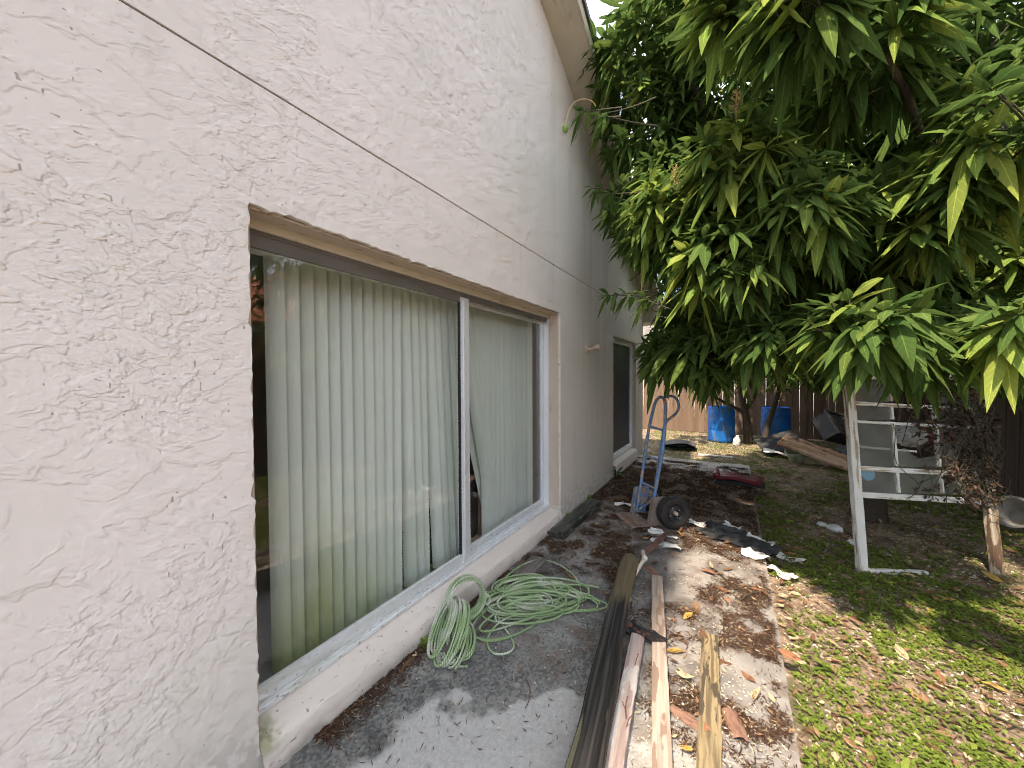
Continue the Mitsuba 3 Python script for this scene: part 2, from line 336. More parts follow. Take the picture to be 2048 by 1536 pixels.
def slab_c(p, n, uv):
    x, y = p.x, p.y
    g = fbm(x * 90, y * 90, 1, 2); m = fbm(x * 7, y * 7, 2, 4); b = fbm(x * 2.2, y * 2.2, 4, 3)
    light = mix((.34, .335, .325), (.46, .45, .435), g)
    light = mix(light, (.54, .53, .51), smoothstep(.62, .9, noise(x * 310, y * 310, 7)) * .6)
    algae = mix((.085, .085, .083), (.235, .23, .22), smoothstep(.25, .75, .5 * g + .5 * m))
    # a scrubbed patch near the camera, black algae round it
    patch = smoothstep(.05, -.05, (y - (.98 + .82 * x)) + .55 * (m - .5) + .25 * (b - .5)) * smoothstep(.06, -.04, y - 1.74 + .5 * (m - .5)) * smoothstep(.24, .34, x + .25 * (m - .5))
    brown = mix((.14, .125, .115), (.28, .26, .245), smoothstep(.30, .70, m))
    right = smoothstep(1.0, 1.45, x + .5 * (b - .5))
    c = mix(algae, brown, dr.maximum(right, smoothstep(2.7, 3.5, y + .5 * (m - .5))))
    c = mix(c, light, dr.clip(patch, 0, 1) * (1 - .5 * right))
    pale = smoothstep(1.45, 1.62, x + .2 * (m - .5)) * smoothstep(3.2, 2.6, y)
    c = mix(c, mix((.19, .178, .17), (.30, .285, .27), m), .8 * pale)
    mud = smoothstep(3.9, 4.7, y + 1.0 * (b - .5)) * smoothstep(6.9, 6.2, y + .6 * (m - .5))
    c = mix(c, mix((.075, .045, .03), (.17, .115, .08), m), .85 * mud)
    c = mix(c, mix((.38, .36, .33), (.48, .46, .43), m), smoothstep(6.3, 6.9, y + .6 * (m - .5)) * .9)
    return mix(c, (.12, .08, .06), .55 * smoothstep(.50, .78, fbm(x * 9 + 5, y * 9, 6, 5)) * smoothstep(1.7, 2.3, y + x * .5))
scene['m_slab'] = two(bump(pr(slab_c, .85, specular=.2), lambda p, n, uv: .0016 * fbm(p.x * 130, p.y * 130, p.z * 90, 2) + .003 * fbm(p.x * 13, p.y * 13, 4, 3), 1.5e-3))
def soil_c(p, n, uv):
    x, y = p.x, p.y
    m = fbm(x * 9, y * 9, 2, 4); g = fbm(x * 70, y * 70, 1, 3)
    c = mix((.10, .072, .05), (.27, .205, .15), smoothstep(.3, .7, .5 * m + .5 * g))
    c = mix(c, (.065, .085, .03), .45 * smoothstep(.52, .66, fbm(x * 3, y * 3, 8, 3)))
    return mix(c, (.50, .45, .38), smoothstep(.72, .78, g))
scene['m_soil'] = two(bump(pr(soil_c, .95, specular=.1), lambda p, n, uv: .012 * fbm(p.x * 40, p.y * 40, 1, 3), 2e-3))
def leaf_c(p, n, uv):
    i = dr.floor(uv.x); t = uv.x - i; a = abs(uv.y - .5)
    r1 = cell_rand(i, 3.5); r2 = cell_rand(i, 7.5)
    c = mix((.055, .105, .028), (.122, .190, .052), r1)
    c = mix(c, (.15, .21, .05), smoothstep(.82, .95, r2) * .7)
    c = mix(c, mix((.17, .27, .06), (.30, .36, .08), r1), mi.Float(dr.select(i >= 200, 1.0, 0.0)))
    rib = smoothstep(.035, .018, a)
    vein = smoothstep(.80, 1.0, dr.cos((t * 13 - a * 2.2) * 6.283)) * .22
    c = mix(c, c * 1.9 + mi.Color3f(.03, .04, .01), rib * .8 + vein)
    return mix(c, (.22, .16, .05), .8 * smoothstep(.80, .86, fbm(uv.x * 9, uv.y * 4, 2)) * smoothstep(.75, .9, r2))
scene['m_leaf'] = {'type': 'principledthin', 'base_color': proc(leaf_c), 'roughness': .31, 'diff_trans': .8, 'spec_trans': 0.0, 'eta': 1.8}
scene['m_far_leaf'] = {'type': 'principledthin', 'base_color': proc(lambda p, n, uv: mix((.20, .25, .035), (.34, .36, .06), cell_rand(dr.floor(uv.x), 1.5))), 'roughness': .5, 'diff_trans': .9, 'spec_trans': 0.0}
def weed_c(p, n, uv):
    r = cell_rand(dr.floor(uv.x), 2.5)
    return mix((.11, .165, .03), (.235, .30, .06), r)
scene['m_weed'] = {'type': 'principledthin', 'base_color': proc(weed_c), 'roughness': .5, 'diff_trans': .7, 'spec_trans': 0.0}
def dead_c(p, n, uv):
    i = dr.floor(uv.x); r = cell_rand(i, 4.5); t = uv.x - i
    c = mix((.14, .08, .048), (.32, .20, .12), r)
    c = mix(c, (.52, .41, .26), smoothstep(.62, .75, cell_rand(i, 9.5)))
    c = mix(c, (.42, .28, .08), mi.Float(dr.select(i >= 200, 1.0, 0.0)))
    c = mix(c, (.29, .14, .08), mi.Float(dr.select((i >= 150) & (i < 200), .85, 0.0)))
    c = mix(c, (.10, .055, .035), .7 * smoothstep(.58, .75, fbm(uv.x * 6, uv.y * 5, 3)))
    return mix(c, c * 1.4, smoothstep(.05, .02, abs(uv.y - .5)))
scene['m_dead'] = {'type': 'principledthin', 'base_color': proc(dead_c), 'roughness': .6, 'diff_trans': .35, 'spec_trans': 0.0}
scene['m_vine'] = two(pr(lambda p, n, uv: mix((.02, .012, .008), (.085, .048, .03), cell_rand(dr.floor(uv.x), 4.5)), .7))  # dry leaf tones, darkened further to carry the deep shade here
def litter_c(p, n, uv):
    r = cell_rand(dr.floor(uv.x), 6.5)
    c = mix((.04, .023, .016), (.105, .062, .043), r)
    return mix(c, (.36, .29, .20), smoothstep(.90, .95, r))
scene['m_litter'] = two({'type': 'diffuse', 'reflectance': proc(litter_c)})
scene['m_pale_litter'] = two({'type': 'diffuse', 'reflectance': proc(lambda p, n, uv: mix((.36, .29, .20), (.66, .60, .50), cell_rand(dr.floor(uv.x), 6.5)))})
def bark_c(p, n, uv): return mix((.04, .032, .025), (.115, .092, .072), fbm(uv.x * 9, uv.y * 9, p.z * 4, 4))
scene['m_bark'] = two(bump(pr(bark_c, .9, specular=.15), lambda p, n, uv: .006 * fbm(p.x * 28, p.y * 28, p.z * 12, 3), 2e-3))
scene['m_twig'] = two(pr((.055, .05, .03), .7))
scene['m_green_twig'] = two(pr((.16, .17, .06), .6))
def rope_c(p, n, uv):
    st = smoothstep(.30, .62, .5 + .5 * dr.sin(uv.x * 420 + uv.y * 6.283 * 2))
    fade = smoothstep(.46, .70, fbm(p.x * 8, p.y * 8, p.z * 10, 3) + .13 * smoothstep(1.85, 1.5, p.y))
    g = mix((.17, .28, .11), (.36, .47, .26), st)
    w = mix((.36, .40, .30), (.62, .64, .54), st)
    return mix(g, w, fade)
scene['m_rope'] = two(bump(pr(rope_c, .7, specular=.3), lambda p, n, uv: .0012 * dr.sin(uv.x * 420 + uv.y * 6.283 * 2), 6e-4))
def truck_c(p, n, uv):
    c = mix((.095, .19, .39), (.15, .26, .46), fbm(p.x * 9, p.y * 9, p.z * 9))
    worn = smoothstep(.55, .62, fbm(p.x * 32, p.y * 32, p.z * 20, 4) + .10 * smoothstep(.6, .1, p.z))
    return mix(c, mix((.30, .20, .14), (.40, .35, .31), noise(p.x * 60, p.y * 60, p.z * 60)), worn)
scene['m_truck'] = two(pr(truck_c, .42))
scene['m_rust'] = two(pr(lambda p, n, uv: mix((.17, .11, .08), (.30, .26, .23), fbm(p.x * 20, p.y * 20, p.z * 14, 4)), .7))
scene['m_rubber'] = two(pr(lambda p, n, uv: mix((.014, .014, .015), (.04, .037, .034), fbm(p.x * 24, p.y * 24, p.z * 24)), .75))
scene['m_rim'] = two(pr((.035, .036, .04), .5, metallic=.2))
scene['m_chrome'] = two(pr((.55, .50, .45), .4, metallic=.6))
def barrel_c(p, n, uv):
    c = mix((.012, .13, .50), (.02, .20, .62), fbm(p.x * 5, p.y * 5, p.z * 9))
    return mix(c, (.16, .19, .22), .55 * smoothstep(.52, .74, fbm(p.x * 12, p.y * 12, p.z * 4, 4)))
scene['m_barrel'] = two(pr(barrel_c, .38))
scene['m_black'] = two(pr(lambda p, n, uv: mix((.018, .018, .02), (.05, .05, .052), fbm(p.x * 9, p.y * 9, p.z * 9)), .55))
scene['m_mat'] = two(pr(lambda p, n, uv: mix((.05, .045, .043), (.12, .105, .10), fbm(p.x * 14, p.y * 14, p.z * 14)), .6))
scene['m_maroon'] = two(pr(lambda p, n, uv: mix((.10, .012, .020), (.20, .03, .042), fbm(p.x * 9, p.y * 9, p.z * 20)), .38))
scene['m_tarp'] = two(pr(lambda p, n, uv: mix((.014, .015, .016), (.045, .046, .048), fbm(p.x * 30, p.y * 30, 2, 4)), .6))
scene['m_paper'] = two(pr(lambda p, n, uv: mix((.68, .68, .66), (.50, .48, .44), smoothstep(.55, .75, fbm(p.x * 14, p.y * 14, p.z * 20, 4))), .7))
scene['m_iron'] = two(pr(lambda p, n, uv: mix((.022, .023, .027), (.17, .075, .04), smoothstep(.55, .68, fbm(p.x * 35, p.y * 35, p.z * 30, 3))), .45, metallic=.2))
scene['m_blade'] = two(pr(lambda p, n, uv: mix((.11, .05, .04), (.19, .10, .08), fbm(p.x * 25, p.y * 25, 3)), .6))
scene['m_yellow'] = two(pr(lambda p, n, uv: mix((.66, .45, .10), (.72, .56, .26), fbm(p.x * 30, p.y * 30, p.z * 30)), .5))
scene['m_barkbit'] = two(bump(pr(lambda p, n, uv: mix((.12, .06, .04), (.29, .17, .125), fbm(uv.x * 8, uv.y * 40, 3, 3)), .85), lambda p, n, uv: .003 * fbm(uv.x * 8, uv.y * 50, 2), 1e-3))
scene['m_bucket'] = two(pr(lambda p, n, uv: mix((.40, .42, .28), (.27, .27, .18), fbm(p.x * 12, p.y * 12, p.z * 12)), .5))
scene['m_plastic_white'] = two(pr(lambda p, n, uv: mix((.72, .74, .75), (.48, .48, .46), smoothstep(.5, .7, fbm(p.x * 16, p.y * 16, p.z * 16))), .45))
scene['m_shaded_plastic'] = two(pr(lambda p, n, uv: mix((.36, .36, .34), (.18, .17, .15), fbm(p.x * 14, p.y * 14, p.z * 14)), .6))  # white plastic greyed down: deep shade put into its colour
scene['m_red'] = two(pr((.30, .02, .015), .5))
scene['m_lamp'] = two(pr((.60, .46, .36), .55))
scene['m_mango'] = two(pr(lambda p, n, uv: mix((.14, .23, .04), (.22, .31, .07), fbm(p.x * 60, p.y * 60, p.z * 60)), .4))
scene['m_flower'] = two(pr((.55, .40, .20), .8))
scene['m_dirty_glass'] = {'type': 'blendbsdf', 'weight': proc(lambda p, n, uv: dr.clip(.28 + .35 * fbm(p.x * 7, p.y * 7, p.z * 7, 4), 0, .6)),
                          'a': {'type': 'thindielectric', 'int_ior': 1.5, 'ext_ior': 1.0}, 'b': two({'type': 'diffuse', 'reflectance': {'type': 'rgb', 'value': [.26, .27, .25]}})}
scene['m_sticker'] = two(pr((.17, .30, .40), .6))
scene['m_pink_wall'] = two(pr((.62, .43, .36), .85))
scene['m_white_wall'] = two(pr((.72, .70, .68), .85))
scene['m_tile'] = two(pr(lambda p, n, uv: mix((.36, .12, .06), (.55, .25, .15), cell_rand(p.y * 4, p.z * 6, p.x * 2)), .8))

# ------------------------------------------------------------------ the setting: ground, patio, sky is the emitter
def ground_z(X, Y):
    P = np.stack([X, Y, X * 0], -1)
    return -.085 + .05 * (meshkit.fbm(P * 1.3, 3, 2) - .5) + .022 * (meshkit.fbm(P * 14, 3, 5) - .5) + .03 * np.clip((X - 3.2) / 2, 0, 1)
gx = np.concatenate([np.linspace(-120, -4, 20), np.linspace(-3, 1.5, 30), np.arange(1.6, 4.6, .03), np.linspace(4.7, 9, 50), np.linspace(10, 120, 20)])
gy = np.concatenate([np.linspace(-120, -3, 20), np.arange(-2.4, 6, .04), np.linspace(6.05, 12.5, 90), np.linspace(13, 120, 25)])
put('ground', grid(gx, gy, ground_z), 'm_soil', smooth=True, kind='structure')
def slab():
    e = lambda t, s: .012 * (meshkit.fbm(np.stack([t * 6, t * 0 + s, t * 0], -1), 4, 3) - .5)
    ys = np.linspace(-3, 7.45, 260)
    ring = [(1.80 + e(np.array([y]), 1)[0] + (-.02 * max(0, meshkit.noise(np.array([y * 5, 7., 0])) - .7)), y) for y in ys]
    ring += [(x, 7.45 + .02 * math.sin(x * 5)) for x in np.linspace(1.79, -.15, 30)] + [(-.15, -3)]
    m = trimesh.creation.extrude_polygon(sg.Polygon(ring), .14, engine='earcut')
    m.apply_translation((0, 0, -.14))
    return m
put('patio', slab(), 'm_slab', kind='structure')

# ------------------------------------------------------------------ the house
house = thing('house', 'cream stucco house with a long gable wall and sloping roof overhang beside the patio', 'house')
roof_z = lambda y: 5.02 - .44 * (y - 3.13)
r0 = np.random.default_rng(3)
def rough_rect(y0, y1, z0, z1, j=.0035, s=.025):
    pts = []
    for (a, b), (c, d) in (((y0, z0), (y1, z0)), ((y1, z0), (y1, z1)), ((y1, z1), (y0, z1)), ((y0, z1), (y0, z0))):
        n = max(2, int(math.hypot(c - a, d - b) / s))
        for k in range(n):
            t = k / n
            pts.append((a + (c - a) * t + r0.normal(0, j), b + (d - b) * t + r0.normal(0, j)))
    return pts
WIN = (.69, 3.585, .10, 2.205)
DOOR = (5.57, 7.08, .17, 2.15)
low = sg.Polygon([(-7, -.1), (7.67, -.1), (7.67, 2.660), (-7, 2.660)], [rough_rect(*WIN), rough_rect(*DOOR, j=.002)])
ridge = -1.0
up = sg.Polygon([(-7, 2.669), (7.67, 2.669), (7.67, roof_z(7.67) + .02), (ridge, roof_z(ridge) + .02), (-7, roof_z(ridge) - .44 * 6 + .02)])
put('wall', extr_yz(low, -.2, 0), 'm_stucco', house, 'cream stucco wall with trowelled relief')
put('gable', extr_yz(up, -.2, 0), 'm_stucco', house, 'upper stucco gable above the control joint')
put('control_joint', box(-.15, -.009, -7, 7.665, 2.63, 2.70), 'm_joint', house, 'thin dark horizontal joint line across the stucco wall')
# reveals of the window: thin plaster linings
put('reveal', box(-.24, -.022, WIN[0], WIN[1], WIN[3] - .012, WIN[3] - .004), 'm_reveal', house, 'tan plaster head of the window recess')
put('head_strip', box(-.133, -.119, WIN[0] + .013, WIN[1] - .013, 2.156, WIN[3] - .0125), 'm_caulk', house, 'pale cream strip above the window frame')
put('reveal', box(-.24, -.022, WIN[1] - .012, WIN[1] - .004, .17, WIN[3] - .013), 'm_reveal', house)
put('reveal', box(-.24, -.022, WIN[0] + .004, WIN[0] + .012, .17, WIN[3] - .013), 'm_reveal', house)
put('reveal', box(-.19, -.004, DOOR[0], DOOR[1], DOOR[3] - .011, DOOR[3] - .004), 'm_reveal', house)
put('reveal', box(-.19, -.004, DOOR[1] - .011, DOOR[1] - .004, .2, DOOR[3] - .012), 'm_reveal', house)
def sill_mesh(y0, y1, ztop, zout, xout):
    n = int((y1 - y0) / .03)
    ys = np.linspace(y0, y1, n)
    sec = [(-.23, ztop + .004), (-.12, ztop), (-.05, ztop - .02), (xout - .014, zout + .006), (xout, zout - .008), (xout + .006, zout - .05), (xout + .012, -.03), (-.23, -.03)]
    V = []
    for y in ys:
        for k, (x, z) in enumerate(sec):
            j = r0.normal(0, .0028, 2) if 2 <= k <= 6 else (0, 0)
            w = .006 * (meshkit.fbm(np.array([y * 6, k * .6, 1.]), 3, 4) - .5)
            V.append((x + j[0] + (w if k > 2 else 0), y, z + j[1] * .6))
    m = len(sec)
    i, j = np.meshgrid(np.arange(n - 1), np.arange(m), indexing='ij'); j2 = (j + 1) % m
    q = np.stack([i * m + j, (i + 1) * m + j, (i + 1) * m + j2, i * m + j2], -1).reshape(-1, 4)
    f = np.vstack([q[:, [0, 1, 2]], q[:, [0, 2, 3]]])
    return np.array(V), f
put('sill', sill_mesh(.694, 3.58, .148, .105, .016), 'm_sill', house, 'rough sloping plaster sill under the big window', smooth=50)
put('sill', sill_mesh(5.58, 7.07, .215, .17, .03), 'm_sill', house, smooth=50)
# roof
ends = [(ridge, roof_z(ridge)), (8.25, roof_z(8.25))]
put('soffit', extr_yz(sg.Polygon([(ridge, roof_z(ridge)), (8.24, roof_z(8.24)), (8.24, roof_z(8.24) + .02), (ridge, roof_z(ridge) + .02)]), -.01, .297), 'm_soffit', house, 'textured tan underside of the roof overhang')
put('soffit', extr_yz(sg.Polygon([(ridge, roof_z(ridge)), (-9, roof_z(ridge) - 3.52), (-9, roof_z(ridge) - 3.5), (ridge, roof_z(ridge) + .02)]), -.01, .297), 'm_soffit', house)
put('eave_box', extr_yz(sg.Polygon([(7.672, 2.60), (8.235, 2.60), (8.235, roof_z(8.235) - .002), (7.672, roof_z(7.672) - .002)]), -6, .294), 'm_soffit', house)
def band(o0, o1, y1=8.25): return sg.Polygon([(-9, roof_z(ridge) - 3.52 + o0), (ridge, roof_z(ridge) + o0), (y1, roof_z(y1) + o0), (y1, roof_z(y1) + o1), (ridge, roof_z(ridge) + o1), (-9, roof_z(ridge) - 3.52 + o1)])
put('fascia', extr_yz(band(-.012, .14), .298, .322), 'm_fascia', house)
put('drip_edge', extr_yz(band(.11, .175, 8.28), .324, .345), 'm_drip', house, 'dark metal edge strip of the roof')
roof = put('roof', extr_yz(band(.142, .165, 8.27), -7, .322), 'm_shingle', house)
# the rest of the shell: back wall, room
put('side_wall', box(-6, -.202, 7.47, 7.664, -.1, 2.95), 'm_white_wall', house)
put('room', cat([box(-3.6, -3.5, -.6, 5.0, 0, 2.55), box(-3.49, -.21, -.7, -.6, 0, 2.55), box(-3.49, -.21, 5.0, 5.1, 0, 2.55), box(-3.6, -.205, -.7, 5.1, 2.56, 2.62)]), 'm_room', house)
put('room', cat([box(-3.2, -3.1, 5.2, 7.4, 0, 2.55), box(-3.09, -.21, 5.13, 5.2, 0, 2.55), box(-3.2, -.205, 5.13, 7.45, 2.57, 2.62)]), 'm_room', house)
put('room_floor', box(-3.6, -.19, -.7, 7.4, -.05, .02), 'm_room_floor', house)
# the big sliding window
win = house + '__window'
labels[win] = {'label': 'wide two panel aluminium sliding window with blinds behind it'}
def wput(n, m, b, **k): return put(n, m, b, win, **k)
wput('track', cat([box(-0.2150, -0.1100, .703, 3.572, .150, .168), box(-0.1270, -0.1210, .703, 3.572, .168, .185), box(-0.1650, -0.1590, .703, 3.572, .168, .192)]), 'm_alu')
wput('head_track', cat([box(-.235, -.1345, .703, 3.572, 2.140, 2.190), box(-.150, -.138, .704, 3.571, 2.112, 2.1395), box(-.185, -.178, .704, 3.571, 2.112, 2.1395)]), 'm_alu_dark')
wput('jamb', box(-0.2150, -0.1150, .704, .722, .169, 2.149), 'm_alu')
wput('jamb', box(-0.2200, -0.1200, 3.547, 3.571, .169, 2.149), 'm_alu')
wput('jamb', box(-0.2300, -0.2210, 3.538, 3.560, .169, 2.149), 'm_gasket')
# outer (left) sash and inner (right) sash
wput('bottom_rail', box(-0.1570, -0.1310, .7225, 2.1055, .172, .245), 'm_alu')
wput('top_rail', box(-0.1570, -0.1370, .7225, 2.1055, 2.085, 2.117), 'm_alu_dark')
wput('meeting_stile', cat([box(-0.1590, -0.1230, 2.106, 2.188, .171, 2.118), box(-0.1220, -0.1170, 2.120, 2.136, .20, 2.10)]), 'm_alu')
wput('stile', box(-0.1570, -0.1370, 2.096, 2.1055, .246, 2.084), 'm_gasket')
wput('bottom_rail', box(-0.2050, -0.1770, 2.17, 3.537, .172, .232), 'm_alu')
wput('top_rail', box(-0.2050, -0.1770, 2.17, 3.537, 2.092, 2.121), 'm_alu')
wput('stile', box(-0.2050, -0.1770, 3.508, 3.537, .233, 2.091), 'm_alu')
wput('stile', box(-0.2150, -0.2060, 3.498, 3.508, .233, 2.091), 'm_gasket')
wput('corner_bracket', extr_yz(sg.Polygon([(.7235, .246), (.7235, .20), (.785, .20)]), -.129, -.125), 'm_white_frame')
def sheet_yz(x, y0, y1, z0, z1): return (np.array([[x, y0, z0], [x, y1, z0], [x, y1, z1], [x, y0, z1]]), np.array([[0, 1, 2], [0, 2, 3]]))
wput('pane', sheet_yz(-.146, .7226, 2.0955, .246, 2.0845), 'm_glass')
wput('pane', sheet_yz(-.192, 2.171, 3.5075, .233, 2.0915), 'm_glass')
# the narrow far sliding door
far = house + '__door'
labels[far] = {'label': 'dark glazed door in a white frame near the far corner'}
fy0, fy1 = DOOR[0] + .012, DOOR[1] - .012
put('frame', cat([box(-.15, -.06, fy0 + .001, fy0 + .05, .222, 2.134), box(-.15, -.06, fy1 - .06, fy1 - .001, .222, 2.134), box(-.15, -.06, fy0 + .0505, fy1 - .0605, 2.07, 2.134), box(-.15, -.06, fy0 + .0505, fy1 - .0605, .222, .29)]), 'm_white_frame', far)
put('pane', box(-.106, -.10, fy0 + .0505, fy1 - .0605, .2905, 2.0695), 'm_screen', far, 'dark insect screen')
put('screen', box(-.20, -.185, fy0 - .05, fy1 + .05, .2, 2.2), 'm_canvas', far)
put('mullion', box(-.145, -.11, (fy0 + fy1) / 2 - .02, (fy0 + fy1) / 2 + .02, .29, 2.07), 'm_gasket', far)
# wall lamp socket
lamp = thing('wall_lamp', 'small pinkish floodlight holder without a bulb on the stucco wall', 'lamp')
put('base', lathe([(0, 0), (.055, 0), (.055, .012), (.04, .024), (0, .024)], 20, (1, 0, 0), (.001, 4.376, 1.875)), 'm_lamp', lamp, smooth=40)
put('arm', tm(tube(smooth_path([(.02, 4.376, 1.875), (.05, 4.40, 1.872), (.075, 4.43, 1.885)], 8), .013, 8)[:2]), 'm_lamp', lamp, smooth=40)
put('socket', lathe([(0, 0), (.022, 0), (.024, .03), (.036, .05), (.040, .085), (.034, .086), (.030, .05), (0, .048)], 20, (.5, .75, .28), (.07, 4.425, 1.88)), 'm_lamp', lamp, smooth=40)
# bracket at the eave
br = thing('antenna_bracket', 'white bent antenna arm fixed to the far eave of the roof', 'bracket')
put('arm', tm(tube(smooth_path([(.34, 8.05, 2.93), (.40, 8.05, 2.95), (.58, 8.1, 3.16), (.64, 8.12, 3.34)], 14), .02, 8)[:2]), 'm_white_frame', br, smooth=40)
put('plate', box(.346, .36, 7.98, 8.12, 2.86, 3.0), 'm_white_frame', br)
put('dish', lathe([(0, 0), (.06, .006), (.11, .025), (.15, .055), (.145, .058), (.10, .03), (0, .008)], 20, (-.6, -.5, .6), (.52, 8.14, 3.42)), 'm_white_frame', br, smooth=40)

# vertical blind inside
blind = thing('vertical_blind', 'pale green vertical blind with gaps hanging behind the big window', 'blind')
put('head_rail', box(-.39, -.31, .73, 3.56, 2.13, 2.165), 'm_white_frame', blind)
def slat_mesh(w, h, ang, cy, x=-.345, z0=.10, tilt=0, swing=0):
    a = np.linspace(-1, 1, 6)
    prof = np.stack([a * w / 2, .011 * (1 - a ** 2)], 1)
    c, s = math.cos(ang), math.sin(ang)
    yy = prof[:, 0] * c - prof[:, 1] * s; xx = prof[:, 0] * s + prof[:, 1] * c
    V = []
    for k, z in enumerate(np.linspace(0, h, 7)):
        f = 1 - z / h
        V.append(np.stack([xx + x + swing * f ** 2, yy + cy + tilt * f, np.full(6, z0 + z)], 1))
    V = np.vstack(V)
    i, j = np.meshgrid(np.arange(6), np.arange(5), indexing='ij')
    q = np.stack([i * 6 + j, i * 6 + j + 1, (i + 1) * 6 + j + 1, (i + 1) * 6 + j], -1).reshape(-1, 4)
    return V, np.vstack([q[:, [0, 1, 2]], q[:, [0, 2, 3]]])
sl = np.random.default_rng(11)
ypos = list(np.arange(.945, 3.62, .0735))
for i, y in enumerate(ypos):
    if y > 3.52: continue
    ang = .80 + sl.normal(0, .07) + (.05 if y > 2.5 else 0)
    tilt = sl.normal(0, .003)
    if i in (9, 10): tilt -= .012
    if i in (11, 12): tilt += .045
    if i in (13,): tilt -= .005
    if i in (13,): tilt += .03
    if i in (14, 15, 16): tilt += .115 - .006 * (i - 14); ang -= .08
    if i in (17, 18): tilt += .155; ang -= .05
    if 19 <= i <= 23: tilt += (.50, .46, .40, .28, .12)[i - 19]; ang += .1
    put('slat', slat_mesh(.089, 2.03, ang, y + sl.normal(0, .002), tilt=tilt), 'm_blind', blind, smooth=True)
fs = slat_mesh(.089, 1.3, .15, 2.50, x=-.42, z0=.03, tilt=.36, swing=.03)
put('slat', fs, 'm_blind', blind, 'fallen slat leaning crooked behind the right pane', smooth=True)
pf = thing('framed_panel', 'dark panel in a brown wooden frame leaning inside behind the window', 'panel')
put('panel', box(-.518, -.51, 1.83, 2.80, .03, .62), 'm_canvas', pf)
for k, (a, b, c, d) in enumerate(((1.79, 2.84, .60, .65), (1.79, 2.84, .021, .06), (1.79, 1.835, .0605, .5995), (2.795, 2.84, .0605, .5995), (2.25, 2.29, .0605, .5995))):
    y0, y1, z0, z1 = a, b, c, d
    if y1 - y0 > z1 - z0: m_, u_ = plank((-.50, y0, (z0 + z1) / 2), (-.50, y1, (z0 + z1) / 2), z1 - z0, .03, up=(1, 0, 0), n=4, jit=.0005, seed=k)
    else: m_, u_ = plank((-.50, (y0 + y1) / 2, z0), (-.50, (y0 + y1) / 2, z1), y1 - y0, .03, up=(1, 0, 0), n=4, jit=.0005, seed=k)
    put('frame_rail', m_, 'm_brown_wood', pf, uv=u_)

# ------------------------------------------------------------------ fences and what stands beyond
bf = thing('wooden_fence', 'sunlit brown board fence closing the far end of the yard', 'fence')
def picket_mesh(w, h, th, seed):
    r = np.random.default_rng(seed)
    hh = h + r.normal(0, .012)
    poly = sg.Polygon([(-w / 2, 0), (w / 2, 0), (w / 2 + r.normal(0, .002), hh - .03), (w / 2 - .025, hh), (-w / 2 + .025, hh), (-w / 2, hh - .03)])
    m = trimesh.creation.extrude_polygon(poly, th, engine='earcut')
    v = m.vertices
    m.vertices = np.stack([v[:, 0], -v[:, 2], v[:, 1]], 1)
    return m
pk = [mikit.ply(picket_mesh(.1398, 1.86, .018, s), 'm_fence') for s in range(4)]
for i in range(62):
    x = -2.0 + i * .1405
    again('picket', pk[i % 4], bf, T().translate([x, 11.75 + .012 * (i % 2) + .004 * math.sin(i * 2.1), -.07]).rotate([0, 1, 0], .35 * math.sin(i * 3.7)))
for z in (.25, 1.45): put('rail', box(-2.1, 6.8, 11.77, 11.81, z, z + .09), 'm_fence', bf)
sf = thing('side_fence', 'dark shaded board fence with narrow gaps along the right side of the yard', 'fence')
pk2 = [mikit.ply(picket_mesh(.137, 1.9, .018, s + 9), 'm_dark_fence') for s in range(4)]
y = 2.2; i = 0
while y < 11.7:
    again('picket', pk2[i % 4], sf, T().translate([4.62 + .006 * (i % 2), y, -.06]).rotate([0, 0, 1], 90).rotate([0, 1, 0], .5 * math.sin(i * 2.9)))
    y += .1395 + (.022 if i in (24, 27) else 0); i += 1
for z in (.25, 1.45): put('rail', box(4.635, 4.67, 2.1, 11.7, z, z + .09), 'm_dark_fence', sf)
nb = thing('neighbour_house', 'pink walled neighbour house with red barrel tile roof beyond the side fence', 'house')
put('wall', box(8.5, 14, -6, 11, -.1, 2.7), 'm_pink_wall', nb)
put('fascia', box(7.86, 7.90, -6.5, 11.5, 2.62, 2.8), 'm_white_frame', nb)
def tile_roof():
    ms = []
    prof_y = np.linspace(-6.5, 11.5, 18 * 4 * 6 + 1)
    rows = 14
    V, F, o = [], [], 0
    for r in range(rows):
        x0, x1 = 7.8 + r * .36, 7.8 + (r + 1) * .36 + .05
        z0, z1 = 2.82 + r * .16, 2.80 + (r + 1) * .16 + .015
        bumpy = .05 * np.abs(np.sin(prof_y * PI / .25))
        a = np.stack([np.full_like(prof_y, x0), prof_y, z0 + .03 + bumpy], 1)
        a0 = np.stack([np.full_like(prof_y, x0), prof_y, z0 + 0 * bumpy], 1)
        b = np.stack([np.full_like(prof_y, x1), prof_y, z1 + .03 + bumpy], 1)
        n = len(prof_y)
        V += [a0, a, b]
        k = np.arange(n - 1)
        for s, e in ((0, n), (n, 2 * n)):
            F += [np.stack([o + s + k, o + e + k, o + e + k + 1], 1), np.stack([o + s + k, o + e + k + 1, o + s + k + 1], 1)]
        o += 3 * n
    return np.vstack(V), np.vstack(F)
k = put('roof', tile_roof(), 'm_tile', nb, kind='stuff')
put('roof_back', box(12.7, 12.8, -6.5, 11.5, 2.6, 4.9), 'm_pink_wall', nb)
wh = thing('white_house', 'white house wall showing over the far fence beside the corner of the stucco house', 'house')
put('wall', box(-6, 3.2, 20, 26, -.1, 3.0), 'm_white_wall', wh)
put('roof', extr_yz(sg.Polygon([(19.4, 3.0), (23, 4.6), (26.6, 3.0), (26.6, 2.9), (19.4, 2.9)]), -6.4, 3.6), 'm_shingle', wh)

